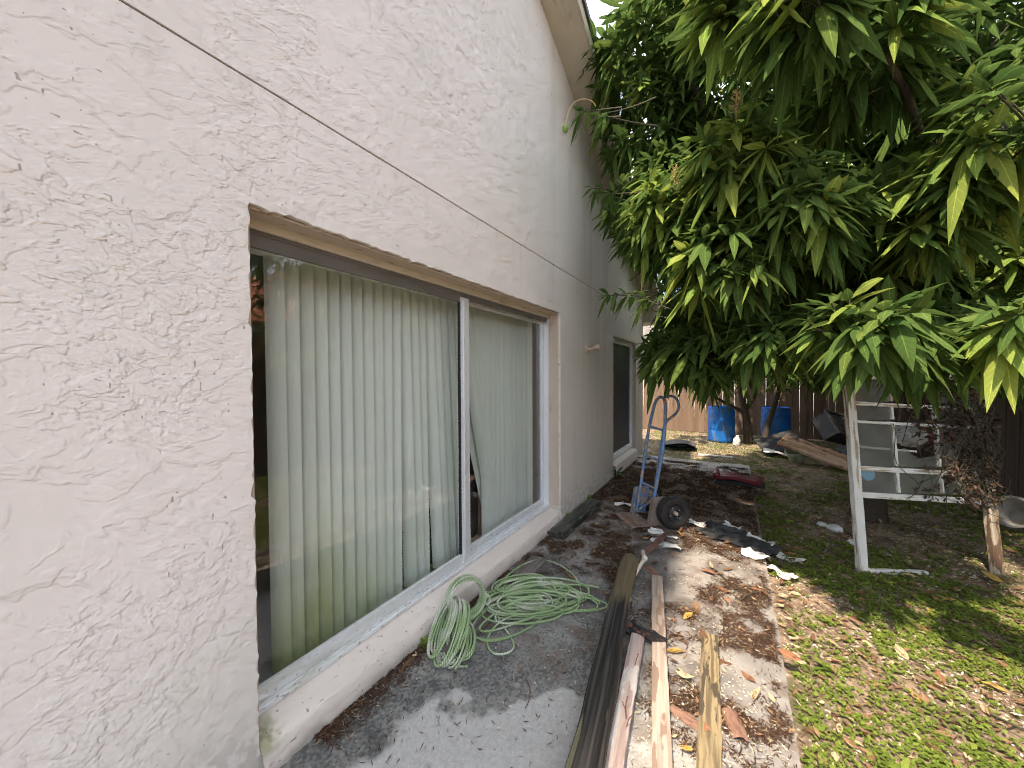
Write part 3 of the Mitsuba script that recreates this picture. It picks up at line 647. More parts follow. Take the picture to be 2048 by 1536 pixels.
def scatter_tree_leaves(blobs, spacing, L, K, seed, per=9, ids=(0, 200)):
    r = np.random.default_rng(seed)
    B, D, S, LL, WW, DR, ID = [], [], [], [], [], [], []
    tips = []
    for (cx, cy, cz, R, sq, yf) in blobs:
        n = int(4 * PI * R * R * .9 / spacing ** 2) + 2
        dirs = norm(r.normal(size=(n, 3)))
        rad = R * (.62 + .42 * r.random(n) ** .6)
        pos = np.array([cx, cy, cz]) + dirs * rad[:, None] * [1, 1, sq]
        for p, o in zip(pos, dirs):
            ax = norm(o * [1, 1, .8] + [0, 0, .35] + r.normal(0, .25, 3))
            _, s, u = frame_of(ax)
            m = per + r.integers(-2, 4)
            ph = np.arange(m) * 2.4 + r.random() * 6
            rad_ = np.cos(ph)[:, None] * s + np.sin(ph)[:, None] * u
            tpos = r.random(m)[:, None]
            scale = .72 + .5 * r.random()
            B.append(p + ax * (tpos - 1) * .10); D.append(norm(rad_ * (.75 + .3 * r.random((m, 1))) + ax * (.15 + .8 * tpos) ))
            S.append(np.cross(D[-1], [0, 0, 1.0]) + r.normal(0, .25, (m, 3)))
            LL.append(L * scale * (.75 + .45 * r.random(m))); WW.append(LL[-1] * (.225 + .065 * r.random(m)))
            DR.append(.22 + .70 * r.random(m) ** 1.1)
            yel = r.random() < yf
            ID.append(r.integers(200, 250, m) if yel else r.integers(0, 200, m))
            tips.append((p, ax, np.array([cx, cy, cz])))
    c = np.concatenate
    return dict(base=c(B), d=c(D), side=c(S), L=c(LL), W=c(WW), droop=c(DR), ids=c(ID)), tips
ft = thing('yellow_green_tree', 'bright yellow green tree standing beyond the far fence', 'tree')
lv, _ = scatter_tree_leaves([(2.0, 16.5, 3.0, 1.3, 1, 0), (.7, 17.5, 2.4, 1.0, .9, 0), (3.6, 17, 3.3, 1.4, 1, 0), (2.5, 17, 4.4, 1.1, .9, 0)], .30, .30, 2, 31, per=9)
m, u = join(*leaf_batch(**lv, K=2))
put('crown', m, 'm_far_leaf', ft, smooth=True, uv=u, kind='stuff')
put('trunk', tm(tube(smooth_path([(2.1, 16.8, -.1), (2.2, 16.8, 1.2), (2.3, 16.9, 2.6), (2.4, 17, 3.8)], 12), np.linspace(.14, .05, 12), 8)[:2]), 'm_bark', ft, smooth=True)
# dark screen of trees beyond the side fence
for k, (tx, ty, tz, R, lab) in enumerate(((7.2, 9.8, 2.9, 1.8, 'dense dark tree behind the corner where the two fences meet'), (6.3, 13.6, 3.4, 2.0, 'dark leafy tree beyond the far fence right of the barrels'), (6.6, 5.6, 3.1, 1.5, 'dark tree crown leaning over the side fence beside the neighbour house'))):
    bt = thing('background_tree', lab, 'tree')
    lv, _ = scatter_tree_leaves([(tx, ty, tz, R, 1, 0), (tx + .5, ty + .7, tz + 1.2, R * .8, 1, 0), (tx - .5, ty - .6, tz - .9, R * .7, .8, 0)], .36, .26, 2, 40 + k)
    m, u = join(*leaf_batch(**lv, K=2))
    put('crown', m, 'm_leaf', bt, smooth=True, uv=u, kind='stuff')
    put('trunk', tm(tube(smooth_path([(tx, ty, -.1), (tx + .1, ty, 1.2), (tx, ty + .1, tz)], 10), np.linspace(.16, .07, 10), 8)[:2]), 'm_bark', bt, smooth=True)

# ------------------------------------------------------------------ the mango tree over the yard
mt = thing('mango_tree', 'large mango tree with long drooping glossy leaves filling the right side of the yard', 'tree')
near = [  # x, y, z, radius, squash, share of yellow-green shoots
    (1.62, 2.95, 3.00, .34, .9, .35), (1.12, 3.25, 2.88, .36, .8, .25), (1.52, 3.02, 2.38, .34, .8, .12), (1.85, 2.95, 2.60, .36, .8, .18),
    (1.25, 3.30, 2.55, .30, .8, .2), (.95, 3.45, 2.75, .22, .8, .1),
    (1.84, 3.20, 1.82, .30, .6, 0), (2.10, 2.62, 1.82, .24, .55, .15), (2.45, 3.12, 1.78, .30, .5, .03), (2.75, 3.3, 1.85, .30, .5, .05), (2.66, 2.52, 1.78, .20, .6, .6),
    (1.38, 3.63, 1.80, .34, .7, 0), (1.05, 4.15, 1.78, .34, .8, 0),
    (2.55, 3.2, 2.60, .36, .8, .45), (2.75, 2.85, 2.86, .30, .9, .25), (2.36, 4.0, 2.64, .55, .9, .05), (3.06, 4.4, 2.35, .5, .8, .05),
    (1.85, 2.25, 3.35, .24, .7, .3), (2.2, 3.0, 3.55, .40, .8, .1), (1.62, 2.45, 3.62, .28, .7, .25),
]
mid = [
    (.88, 3.95, 4.75, .60, 1, .08), (.78, 4.05, 4.25, .50, 1, .05), (1.38, 4.2, 4.45, .70, 1, .05), (.86, 3.95, 3.30, .42, 1, .08), (1.25, 4.2, 3.5, .6, 1, .02),
    (3.0, 4.0, 3.8, .55, 1, .03), (2.66, 4.7, 3.85, .75, 1, .02), (2.0, 4.4, 3.6, .6, 1, .02), (1.9, 4.2, 2.5, .5, .8, .02), (1.2, 4.9, 2.3, .5, .8, 0),
    (.80, 4.6, 5.3, .55, .9, .05), (1.0, 5.2, 1.95, .45, .7, 0),
]
back = [
    (1.25, 5.4, 4.0, .75, 1, 0), (2.3, 6.0, 4.5, 1.1, 1, 0), (3.4, 6.9, 4.1, 1.3, 1, 0), (4.4, 7.2, 3.8, 1.2, 1, 0), (2.0, 6.1, 3.0, .95, .9, 0), (3.2, 6.6, 2.7, .9, .8, 0),
    (1.45, 6.4, 2.75, .75, .8, 0), (4.4, 7.0, 5.6, 1.2, .8, 0), (4.0, 5.4, 2.9, .8, .9, 0), (4.0, 4.6, 4.4, 1.0, 1, 0),
    (2.6, 4.6, 5.6, 1.1, .7, 0), (4.0, 3.2, 3.3, .8, 1, 0), (2.6, 5.3, 2.15, .5, .6, 0), (3.6, 5.6, 2.1, .6, .7, 0), (3.2, 7.9, 2.3, .8, .8, 0), (2.0, 7.6, 2.4, .6, .7, 0), (4.3, 5.9, 2.6, .8, 1, 0), (4.9, 4.8, 3.4, 1.0, 1, 0), (4.4, 3.1, 4.3, .8, .8, 0), (5.3, 2.7, 4.2, 1.0, .8, 0), (4.4, 6.8, 2.0, .7, 1, 0),  # right-hand clumps added, mostly out of view, to shade the yard
]
lvn, tn = scatter_tree_leaves(near, .17, .21, 6, 51, per=11)
lvm, tmid = scatter_tree_leaves(mid, .20, .20, 6, 52, per=10)
lvb, tb = scatter_tree_leaves(back, .31, .22, 4, 53, per=10)
# hand-set sprays: base point of the shoot, axis
def sprays(lst, seed):
    r = np.random.default_rng(seed)
    out = []
    for (p, ax, n, L, yel) in lst:
        p = np.array(p, float); ax = norm(np.array(ax, float)); _, s, u = frame_of(ax)
        ph = np.arange(n) * 2.4 + r.random() * 6
        rad_ = np.cos(ph)[:, None] * s + np.sin(ph)[:, None] * u
        tp = r.random(n)[:, None]
        d = norm(rad_ * .85 + ax * (.2 + .5 * tp))
        out.append(dict(base=p + ax * (tp - 1) * .08, d=d, side=np.cross(d, [0, 0, 1.0]) + r.normal(0, .2, (n, 3)), L=.86 * L * (.8 + .35 * r.random(n)), W=.86 * L * .25 * (.85 + .3 * r.random(n)),
                        droop=.30 + .6 * r.random(n), ids=r.integers(200, 250, n) if yel else r.integers(0, 200, n)))
    return {k: np.concatenate([o[k] for o in out]) for k in out[0]}
SP = [((.47, 2.95, 3.72), (-1, -.2, .1), 9, .17, 0), ((.60, 3.0, 3.66), (-1, 0, .1), 8, .17, 0), ((.50, 3.12, 3.16), (-1, -.1, .1), 9, .17, 0), ((.62, 3.15, 3.10), (-1, .1, .2), 9, .17, 0),
      ((.74, 3.2, 2.98), (-1, 0, .2), 9, .18, 0),
      ((.66, 3.02, 2.21), (-1, .1, .0), 9, .17, 0), ((.80, 3.04, 2.20), (-.8, -.3, .2), 8, .18, 0), ((.93, 3.08, 2.17), (-.7, .2, .3), 9, .19, 0), ((1.05, 3.12, 2.22), (-.5, -.3, .4), 8, .2, 0),
      ((2.07, 2.50, 1.80), (-.2, -.6, .6), 11, .26, 0), ((2.55, 2.45, 1.76), (-.3, -.6, .6), 11, .25, 1), ((1.72, 2.9, 1.78), (-.3, -.5, .6), 11, .24, 0), ((1.58, 2.82, 3.12), (-.1, -.5, 1), 12, .25, 1),
      ((1.50, 2.78, 2.94), (-.3, -.6, .7), 11, .26, 0), ((1.20, 3.0, 2.86), (-.5, -.5, .7), 11, .22, 1), ((1.66, 2.75, 2.22), (-.2, -.7, .4), 11, .24, 1), ((2.42, 3.0, 2.38), (-.3, -.7, .5), 12, .24, 1), ((2.55, 2.95, 2.62), (-.1, -.7, .6), 12, .24, 1),
      ((1.80, 2.05, 3.28), (-.3, -.4, .2), 10, .26, 1), ((1.60, 2.3, 3.5), (-.3, -.4, .2), 10, .26, 0)]
lvs = sprays(SP, 61)
front = {k: np.concatenate([lvs[k], lvn[k], lvm[k]]) for k in lvs}
V, Fl, U = leaf_batch(**front, K=6, wave=np.full(len(front['L']), .05))
ctr = V.mean(1) - CAM
dep = ctr @ FW; sx = (ctr @ CR) / dep; sy = (ctr @ CU) / dep
size = np.where((dep > .5) & (abs(sx) < 1.36) & (abs(sy) < 1.02), front['L'] / np.maximum(dep, .5), 0)
size[:len(lvs['L'])] *= 1.25
big = np.argsort(-size)[:300]
rest = np.setdiff1d(np.arange(len(V)), big)
for i in big:
    k = fresh(mt + '__leaf')
    scene[k] = mikit.ply((V[i], Fl), 'm_leaf', smooth=True, uv=U[i])
m, u = join(V[rest], Fl, U[rest])
put('foliage', m, 'm_leaf', mt, smooth=True, uv=u, kind='stuff')
m, u = join(*leaf_batch(**lvb, K=4))
put('foliage', m, 'm_leaf', mt, smooth=True, uv=u, kind='stuff')
# trunk, limbs, twigs
fork = np.array([3.0, 5.6, 1.35])
put('trunk', tm(tube(smooth_path([(2.88, 5.65, -.15), (2.90, 5.64, .25), (2.95, 5.6, .8), fork, (3.06, 5.58, 1.7)], 20), np.concatenate([[.22, .17, .15, .14], np.linspace(.14, .11, 16)]), 12)[:2]), 'm_bark', mt, smooth=True)
r = np.random.default_rng(5)
limb_ends = [((1.2, 3.9, 4.3), .085), ((1.6, 3.8, 2.9), .06), ((2.1, 3.9, 2.2), .05), ((2.7, 4.0, 2.5), .05), ((2.5, 4.6, 4.4), .08), ((4.2, 6.9, 3.6), .07), ((3.2, 6.6, 4.8), .09), ((1.4, 5.6, 3.4), .07), ((2.0, 2.5, 3.5), .045), ((3.9, 4.4, 3.9), .07), ((1.2, 4.1, 2.1), .045), ((.9, 3.2, 3.2), .04)]
limbs = []
for e, rad in limb_ends:
    e = np.array(e); mid_ = fork * .5 + e * .5 + np.array([0, 0, .25]) + r.normal(0, .12, 3)
    p = smooth_path([fork + [0, 0, .0], fork * .75 + mid_ * .25 + [0, 0, .15], mid_, e], 24)
    p += r.normal(0, .012, p.shape)
    limbs.append(p)
    put('limb', tm(tube(p, np.linspace(rad, rad * .3, 24), 8)[:2]), 'm_bark', mt, smooth=True)
tw = []
ends_ = [(p, ax) for p, ax, c in tn + tmid if r.random() < .55] + [(np.array(s[0]), norm(np.array(s[1], float))) for s in SP]
for p, ax in ends_:
    q = p - ax * (.16 + .22 * r.random()) + r.normal(0, .02, 3) + [0, 0, -.02]
    mid_ = (p + q) / 2 + r.normal(0, .008, 3)
    tw.append(tube(smooth_path([q, mid_, p], 6), np.linspace(.006, .003, 6), 5))
for a_, b_ in (((.50, 2.96, 3.74), (1.0, 3.3, 3.62)), ((.52, 3.13, 3.17), (1.0, 3.35, 2.95)), ((.68, 3.03, 2.21), (1.25, 3.25, 2.30)), ((.62, 3.0, 3.68), (.95, 3.5, 4.0))):
    a_, b_ = np.array(a_), np.array(b_)
    tw.append(tube(smooth_path([a_, a_ * .6 + b_ * .4 + [0, 0, -.02], b_], 10), np.linspace(.003, .009, 10), 5))
m, u = tubes(tw)
put('twig', m, 'm_twig', mt, smooth=True, kind='stuff')
# fruit on its stalk, flower panicles
st = smooth_path([(.58, 2.98, 3.74), (.50, 2.93, 3.80), (.42, 2.90, 3.78), (.37, 2.885, 3.68), (.355, 2.884, 3.62)], 16)
put('stalk', tm(tube(st, .0035, 6)[:2]), 'm_flower', mt, smooth=True)
fm = trimesh.creation.icosphere(subdivisions=3, radius=1.0)
fm.vertices = fm.vertices * [.025, .027, .036] * (1 + .06 * fm.vertices[:, 2:]) + [.352, 2.884, 3.585]
put('fruit', fm, 'm_mango', mt, 'small green mango hanging from a bare stalk in front of the wall', smooth=True)
for (px, py, pz) in ((1.56, 2.83, 3.30), (1.17, 3.02, 3.02), (2.50, 2.95, 2.72)):
    ts = [tube(np.array([[px, py, pz - .12], [px, py, pz + .06]]), .003, 5)]
    for k in range(46):
        z = pz - .06 + .14 * r.random(); a = r.random() * 6.28; l = .012 + .03 * (1 - (z - pz + .06) / .16)
        e = np.array([px + math.cos(a) * l, py + math.sin(a) * l, z + .02])
        ts.append(tube(np.array([[px, py, z], e, e + [0, 0, .004]]), [.001, .002, .0045], 4))
    m, u = tubes(ts)
    put('flower_panicle', m, 'm_flower', mt, 'upright tan spent flower panicle among the leaves')
# smaller tree at the back
bt = thing('small_tree', 'forked young tree standing between the two blue barrels', 'tree')
for k, c in enumerate(([(1.86, 10.35, -.12), (1.84, 10.33, .35), (1.78, 10.3, .75), (1.70, 10.2, 1.15), (1.75, 10.0, 1.9)], [(1.79, 10.31, .70), (1.95, 10.3, 1.0), (2.1, 10.35, 1.5), (2.15, 10.4, 2.1)], [(1.80, 10.31, .62), (1.45, 10.2, .85), (1.15, 10.0, 1.05), (.95, 9.7, 1.5)])):
    p = smooth_path(c, 16)
    put('trunk' if k == 0 else 'limb', tm(tube(p, np.linspace((.105, .05, .04)[k], .03, 16), 9)[:2]), 'm_bark', bt, smooth=True)
put('trunk', tm(tube(smooth_path([(2.16, 10.25, -.12), (2.22, 10.25, .3), (2.34, 10.25, .8), (2.5, 10.3, 1.5)], 14), np.linspace(.07, .04, 14), 8)[:2]), 'm_bark', bt, 'thin dark leaning second stem', smooth=True)
lv, _ = scatter_tree_leaves([(1.4, 9.9, 2.1, .75, .8, 0), (2.4, 10.3, 2.3, .9, .8, 0), (.55, 9.6, 1.85, .45, .7, 0), (2.6, 9.8, 1.55, .45, .7, 0), (3.3, 10.4, 1.9, .8, .8, 0), (3.6, 9.3, 2.6, .9, .7, 0), (4.3, 10.6, 1.6, .7, .8, 0), (2.9, 8.6, 3.3, .9, .7, 0), (2.1, 9.7, 3.0, .85, .8, 0), (3.5, 10.0, 2.7, .8, .8, 0), (1.35, 9.5, 2.7, .5, .8, 0), (2.3, 11.0, 2.5, .75, .9, 0), (3.5, 11.0, 2.6, .8, .9, 0), (4.6, 11.0, 2.4, .7, 1, 0), (2.2, 10.6, 3.6, .8, .8, 0), (3.6, 10.5, 3.7, .9, .8, 0), (1.2, 11.1, 2.3, .4, .8, 0)], .27, .2, 4, 71)  # high clumps near the fence added to shade its boards
m, u = join(*leaf_batch(**lv, K=4))
put('crown', m, 'm_leaf', bt, smooth=True, uv=u, kind='stuff')

# ------------------------------------------------------------------ things on the patio
# dark board under the rope, wet beam by the wall
solo('weathered_board', plank((.215, 1.52, .001), (.165, 2.76, .001), .135, .024, n=30, seed=3)[0], 'm_dark_wood', 'weathered dark grey board lying flat under the green rope', 'board', uv=plank((.215, 1.52, .001), (.165, 2.76, .001), .135, .024, n=30, seed=3)[1])
bm = thing('wet_beam', 'black wet timber beam lying against the foot of the wall past the window', 'beam')
put_plank('beam', bm, 'm_wet_wood', (.115, 3.20, .001), (.135, 4.33, .001), .17, .05, n=24, jit=.004, seed=4)
put_plank('strip', bm, 'm_wet_wood', (.165, 3.23, .052), (.172, 4.25, .051), .07, .014, n=24, jit=.003, seed=5)
# charred round pole
pp = np.linspace(0, 1, 50)
P0, P1 = np.array([1.125, 1.02, .072]), np.array([.850, 3.04, .068])
pts = P0 + (P1 - P0) * pp[:, None]
pts[:, 0] += .006 * np.sin(pp * 7); rad = .070 - .007 * pp + .003 * np.sin(pp * 23); rad[-1] = .040; rad[-2] = .056
solo('charred_pole', *(lambda t: (tm(t[:2]), 'm_pole'))(tube(pts, rad, 20)), 'blackened round wooden pole lying on the patio left of the planks', 'pole', smooth=True, uv=tube(pts, rad, 20)[2])
pl = thing('pink_plank', 'short pinkish grey plank beside the black pole with nails sticking up', 'plank')
put_plank('board', pl, 'm_pink_wood', (1.205, 1.05, .002), (1.085, 2.25, .002), .072, .04, n=26, seed=6, jit=.0015)
for (x, y, a) in ((1.13, 1.95, .3), (1.165, 1.62, -.4), (1.15, 1.66, .2), (1.175, 1.58, .5)):
    put('nail', tm(tube(np.array([(x, y, .04), (x + .02 * a, y + .01, .075), (x + .05 * a, y + .012, .10)]), .0022, 5)[:2]), 'm_blade', pl)
pl2 = thing('pale_plank', 'long narrow pale plank running from the saw towards the camera', 'plank')
put_plank('board', pl2, 'm_pale_wood', (1.425, 1.0, .002), (1.075, 2.92, .02), .075, .022, n=34, seed=7, jit=.0015)
solo('yellow_picket', plank((1.515, 1.02, .002), (1.450, 2.49, .002), .092, .022, n=30, seed=8, tip=.16, w1=.085)[0], 'm_yellow_wood', 'mossy yellowed fence picket with a broken tip lying right of the other planks', 'picket', uv=plank((1.515, 1.02, .002), (1.450, 2.49, .002), .092, .022, n=30, seed=8, tip=.16, w1=.085)[1])
# pole saw
saw = thing('pruning_saw', 'old pruning saw with white stick, yellow grip and brown curved blade', 'saw')
def sw(c, rad, n=14, s=8): return tm(tube(smooth_path(c, n), rad, s)[:2])
put('stick', *(lambda t: (tm(t[:2]), 'm_stick'))(tube(smooth_path([(.945, 3.10, .05), (.93, 2.85, .045), (.945, 2.52, .05)], 14), .014, 8)), saw, smooth=True, uv=tube(smooth_path([(.945, 3.10, .05), (.93, 2.85, .045), (.945, 2.52, .05)], 14), .014, 8)[2])
put('grip', sw([(.945, 2.53, .05), (.957, 2.48, .052), (.962, 2.40, .05), (.968, 2.30, .045), (.972, 2.22, .04)], np.interp(np.linspace(0, 1, 14), [0, .1, .25, .6, 1], [.019, .032, .024, .021, .019])), 'm_yellow', saw, smooth=True)
put('knob', trimesh.creation.icosphere(2, .024).apply_translation((.945, 3.12, .052)), 'm_stick', saw, smooth=True)
put('spike', sw([(.98, 2.20, .03), (1.0, 2.05, .02), (1.02, 1.86, .012)], np.linspace(.012, .003, 14)), 'm_yellow', saw, smooth=True)
bl = sg.Polygon([(.905, 3.18), (.93, 3.15), (.965, 3.22), (1.0, 3.36), (1.03, 3.55), (1.045, 3.75), (1.0, 3.68), (.965, 3.52), (.94, 3.36)])
bm_ = trimesh.creation.extrude_polygon(bl, .006, engine='earcut'); bm_.apply_translation((0, 0, .06))
put('blade', bm_, 'm_blade', saw)
put('ferrule', sw([(.945, 3.13, .055), (.925, 3.16, .066), (.915, 3.20, .068)], .018), 'm_pink_wood', saw, smooth=True)
put('tag', box(.905, .955, 2.36, 2.40, .088, .090), 'm_paper', saw, 'small white paper tag')
hg = thing('strap_hinge', 'rusty black strap hinge lying across the two plank ends', 'hinge')
hp = sg.Polygon([(1.03, 2.19), (1.055, 2.265), (1.13, 2.245), (1.17, 2.26), (1.205, 2.235), (1.25, 2.225), (1.225, 2.205), (1.17, 2.175), (1.10, 2.195)]).buffer(.006).buffer(-.003)
hh = [sg.Point(1.09, 2.222).buffer(.006), sg.Point(1.15, 2.217).buffer(.006), sg.Point(1.2, 2.208).buffer(.005)]
for h in hh: hp = hp.difference(h)
hm = trimesh.creation.extrude_polygon(hp, .005, engine='earcut'); hm.apply_translation((0, 0, .046))
put('strap', hm, 'm_iron', hg)
put('knuckle', sw([(1.035, 2.165, .05), (1.04, 2.22, .055), (1.05, 2.285, .05)], .013), 'm_iron', hg, smooth=True)
put('leaf_plate', sw([(.99, 2.20, .035), (.985, 2.26, .08), (1.0, 2.33, .09)], .012), 'm_iron', hg, 'bent rusty end of the hinge', smooth=True)
def bark_piece(c, ang, L, W, seed):
    r = np.random.default_rng(seed)
    a = np.linspace(-1, 1, 7); t = np.linspace(0, 1, 9)
    V, U = [], []
    for tt in t:
        for aa in a:
            x = (tt - .5) * L + r.normal(0, .004); y = aa * W / 2 * (1 - .25 * abs(tt - .5)) + r.normal(0, .003)
            z = .006 + .35 * W * (1 - aa * aa) * .6 + r.normal(0, .002)
            V.append((c[0] + x * math.cos(ang) - y * math.sin(ang), c[1] + x * math.sin(ang) + y * math.cos(ang), z)); U.append((tt * L * 3, aa * .1 + seed))
    i, j = np.meshgrid(np.arange(8), np.arange(6), indexing='ij')
    q = np.stack([i * 7 + j, (i + 1) * 7 + j, (i + 1) * 7 + j + 1, i * 7 + j + 1], -1).reshape(-1, 4)
    return (np.array(V), np.vstack([q[:, [0, 1, 2]], q[:, [0, 2, 3]]])), np.array(U)
for c, a, L, W, s, lab in (((1.385, 1.80), -.3, .13, .06, 1, 'curled red brown bark piece between the pale plank and the picket'), ((1.575, 1.87), 1.9, .14, .075, 2, 'flaky red brown bark piece right of the yellow picket'), ((1.03, 3.02), -1.0, .16, .065, 3, 'reddish bark flake at the far end of the pale plank'), ((.885, 3.10), .9, .11, .06, 4, 'reddish bark flake beside the saw ferrule and the pole end')):
    m, u = bark_piece(c, a, L, W, s)
    solo('bark_piece', m, 'm_barkbit', lab, 'bark', smooth=True, uv=u)

# rope
rope = thing('rope', 'tangled light green braided rope heaped on the patio below the window', 'rope')
r = np.random.default_rng(21)
def coil(center, ax1, ax2, a, b, turns, jit, seed, drift=(0, 0, 0), per=40):
    r = np.random.default_rng(seed)
    n = int(turns * per); t = np.linspace(0, turns * 2 * PI, n)
    k = np.linspace(0, 1, n)
    am = 1 + jit * (np.interp(t / (2 * PI), np.arange(int(turns) + 2), r.normal(0, 1, int(turns) + 2)))
    bm_ = 1 + jit * (np.interp(t / (2 * PI) + .5, np.arange(int(turns) + 3), r.normal(0, 1, int(turns) + 3)))
    off = np.stack([np.interp(t / (2 * PI), np.arange(int(turns) + 2), r.normal(0, 1, int(turns) + 2)) for _ in range(3)], 1) * jit * .35 * min(a, b)
    p = np.asarray(center) + np.cos(t)[:, None] * np.asarray(ax1) * (a * am)[:, None] + np.sin(t)[:, None] * np.asarray(ax2) * (b * bm_)[:, None] + off + np.asarray(drift) * (k[:, None] - .5)
    return p
RR = .0058
def rope_put(name, paths, label=None):
    m, u = tubes([tube(np.column_stack([p[:, :2], np.maximum(p[:, 2], RR + .001)]), RR, 6) for p in paths])
    put(name, m, 'm_rope', rope, label, smooth=True, uv=u)
# upright ring leaning on the sill
rope_put('coil', [coil((.115, 1.83, .150), norm([.35, .94, .0]), norm([-.30, .10, .95]), .125, .110, 15, .07, 1, (.07, -.05, .02))], 'bundled round coil leaning on the sill')
# loops spilling down towards the camera
rope_put('loop', [coil((.175, 1.60, .10), norm([.55, -.80, -.25]), norm([.30, .50, .62]), .16, .105, 11, .14, 2, (.10, .05, -.03)), coil((.21, 1.62, .05), norm([.75, -.62, -.10]), norm([.5, .62, .35]), .15, .085, 6, .16, 3, (.06, .08, 0))], 'loose pale loops spilling from the coil')
rope_put('binding', [coil((.205, 1.925, .115), norm([.3, .95, 0]), norm([0, 0, 1.0]), .022, .026, 6, .05, 4, (.03, -.02, 0), 16)])
tang = []
for k in range(11):
    c = np.array([.36 + .10 * r.normal(), 2.13 + .14 * r.normal(), .016 + .008 * (k % 5)])
    an = .72 + .35 * r.normal()
    a1 = np.array([math.cos(an), math.sin(an), 0]); a2 = np.array([-math.sin(an), math.cos(an), .10])
    tang.append(coil(c, a1, a2, .13 + .13 * r.random(), .05 + .075 * r.random(), 3.0 + 2 * r.random(), .26, 100 + k, (.10 * r.normal(), .10 * r.normal(), .02)))
rope_put('tangle', tang, 'flat tangle of rope loops spread over the patio')
rope_put('strand', [smooth_path([(.10, 2.25, .03), (.12, 2.55, .035), (.22, 2.75, .012), (.42, 2.72, .008), (.58, 2.58, .008), (.64, 2.42, .01), (.55, 2.32, .03), (.42, 2.28, .05)], 70),
                    smooth_path([(.47, 2.30, .03), (.52, 2.44, .02), (.62, 2.56, .008), (.69, 2.50, .008), (.66, 2.34, .008), (.56, 2.22, .02)], 50),
                    smooth_path([(.28, 1.95, .03), (.40, 1.86, .012), (.50, 1.74, .008), (.44, 1.68, .008), (.34, 1.74, .008), (.33, 1.86, .03), (.42, 2.0, .04)], 60),
                    smooth_path([(.20, 1.52, .03), (.27, 1.50, .012), (.36, 1.53, .008)], 20)], 'stray rope end and outer loops')

# hand truck
ht = thing('hand_truck', 'blue worn steel hand truck with black tyres standing on the patio', 'hand truck')
axl = norm(np.array([.25, -.30, 0])); bck = np.array([-axl[1], axl[0], 0])     # along the axle (to the right wheel), towards the back
O = np.array([.725, 4.09, 0])
def H(a, b, z): return O + axl * a + bck * b + np.array([0, 0, z])
def lean(z): return .015 + .155 * z
def HT(name, c, rad, n=30, s=10, mat='m_truck', **k): return put(name, sw(c, rad, n, s), mat, ht, smooth=True, **k)
hw = .155
ctrl = [H(-hw, lean(.02), .03), H(-hw, lean(.5), .5), H(-hw + .005, lean(1.0), 1.0), H(-hw + .035, lean(1.15), 1.17), H(-.075, lean(1.27), 1.285), H(0, lean(1.3), 1.315), H(.075, lean(1.27), 1.285), H(hw - .035, lean(1.15), 1.17), H(hw - .005, lean(1.0), 1.0), H(hw, lean(.5), .5), H(hw, lean(.02), .03)]
HT('frame', ctrl, .0165, 80)
HT('centre_tube', [H(.045, lean(.06) + .05, .06), H(.045, lean(.5) + .055, .5), H(.045, lean(.95) + .055, .95), H(.047, lean(1.05) + .075, 1.06), H(.05, lean(1.1) + .15, 1.12), H(.05, lean(1.2) + .19, 1.21), H(.05, lean(1.28) + .15, 1.295), H(.04, lean(1.3) + .03, 1.315)], .0145, 60, label='curved rear handle and centre tube')
for z in (.36, .66, .98):
    put('crossbar', tm(tube(smooth_path([H(-hw, lean(z), z), H(-.05, lean(z) + .035, z - .012), H(.05, lean(z) + .035, z - .012), H(hw, lean(z), z)], 14), np.full(14, .013), 8)[:2]), 'm_truck', ht, smooth=True)
def hbox(a0, a1, b0, b1, z0, z1, tilt=True):
    m = trimesh.creation.box(extents=(1, 1, 1))
    v = m.vertices + .5
    out = []
    for x, y, z in v:
        zz = z0 + (z1 - z0) * z
        out.append(H(a0 + (a1 - a0) * x, b0 + (b1 - b0) * y + (lean(zz) if tilt else 0), zz))
    m.vertices = np.array(out)
    return m
for s, mm in ((-1, 'm_truck'), (1, 'm_rust')):
    a = s * (hw + .028)
    put('side_bracket', cat([hbox(a - .006, a + .006, -.045, .12, .0, .30), hbox(a - .030, a - .0065, -.045, -.035, .0, .29), hbox(a + .0065, a + .030, -.045, -.035, .01, .30)]), mm, ht, 'rust worn side bracket' if s > 0 else None)
put('toe_plate', hbox(-.20, .20, -.22, .02, .004, .012, False), 'm_rust', ht)
put('axle', tm(tube(np.array([H(-.33, .20, .165), H(.33, .20, .165)]), .012, 10)[:2]), 'm_chrome', ht, smooth=40)
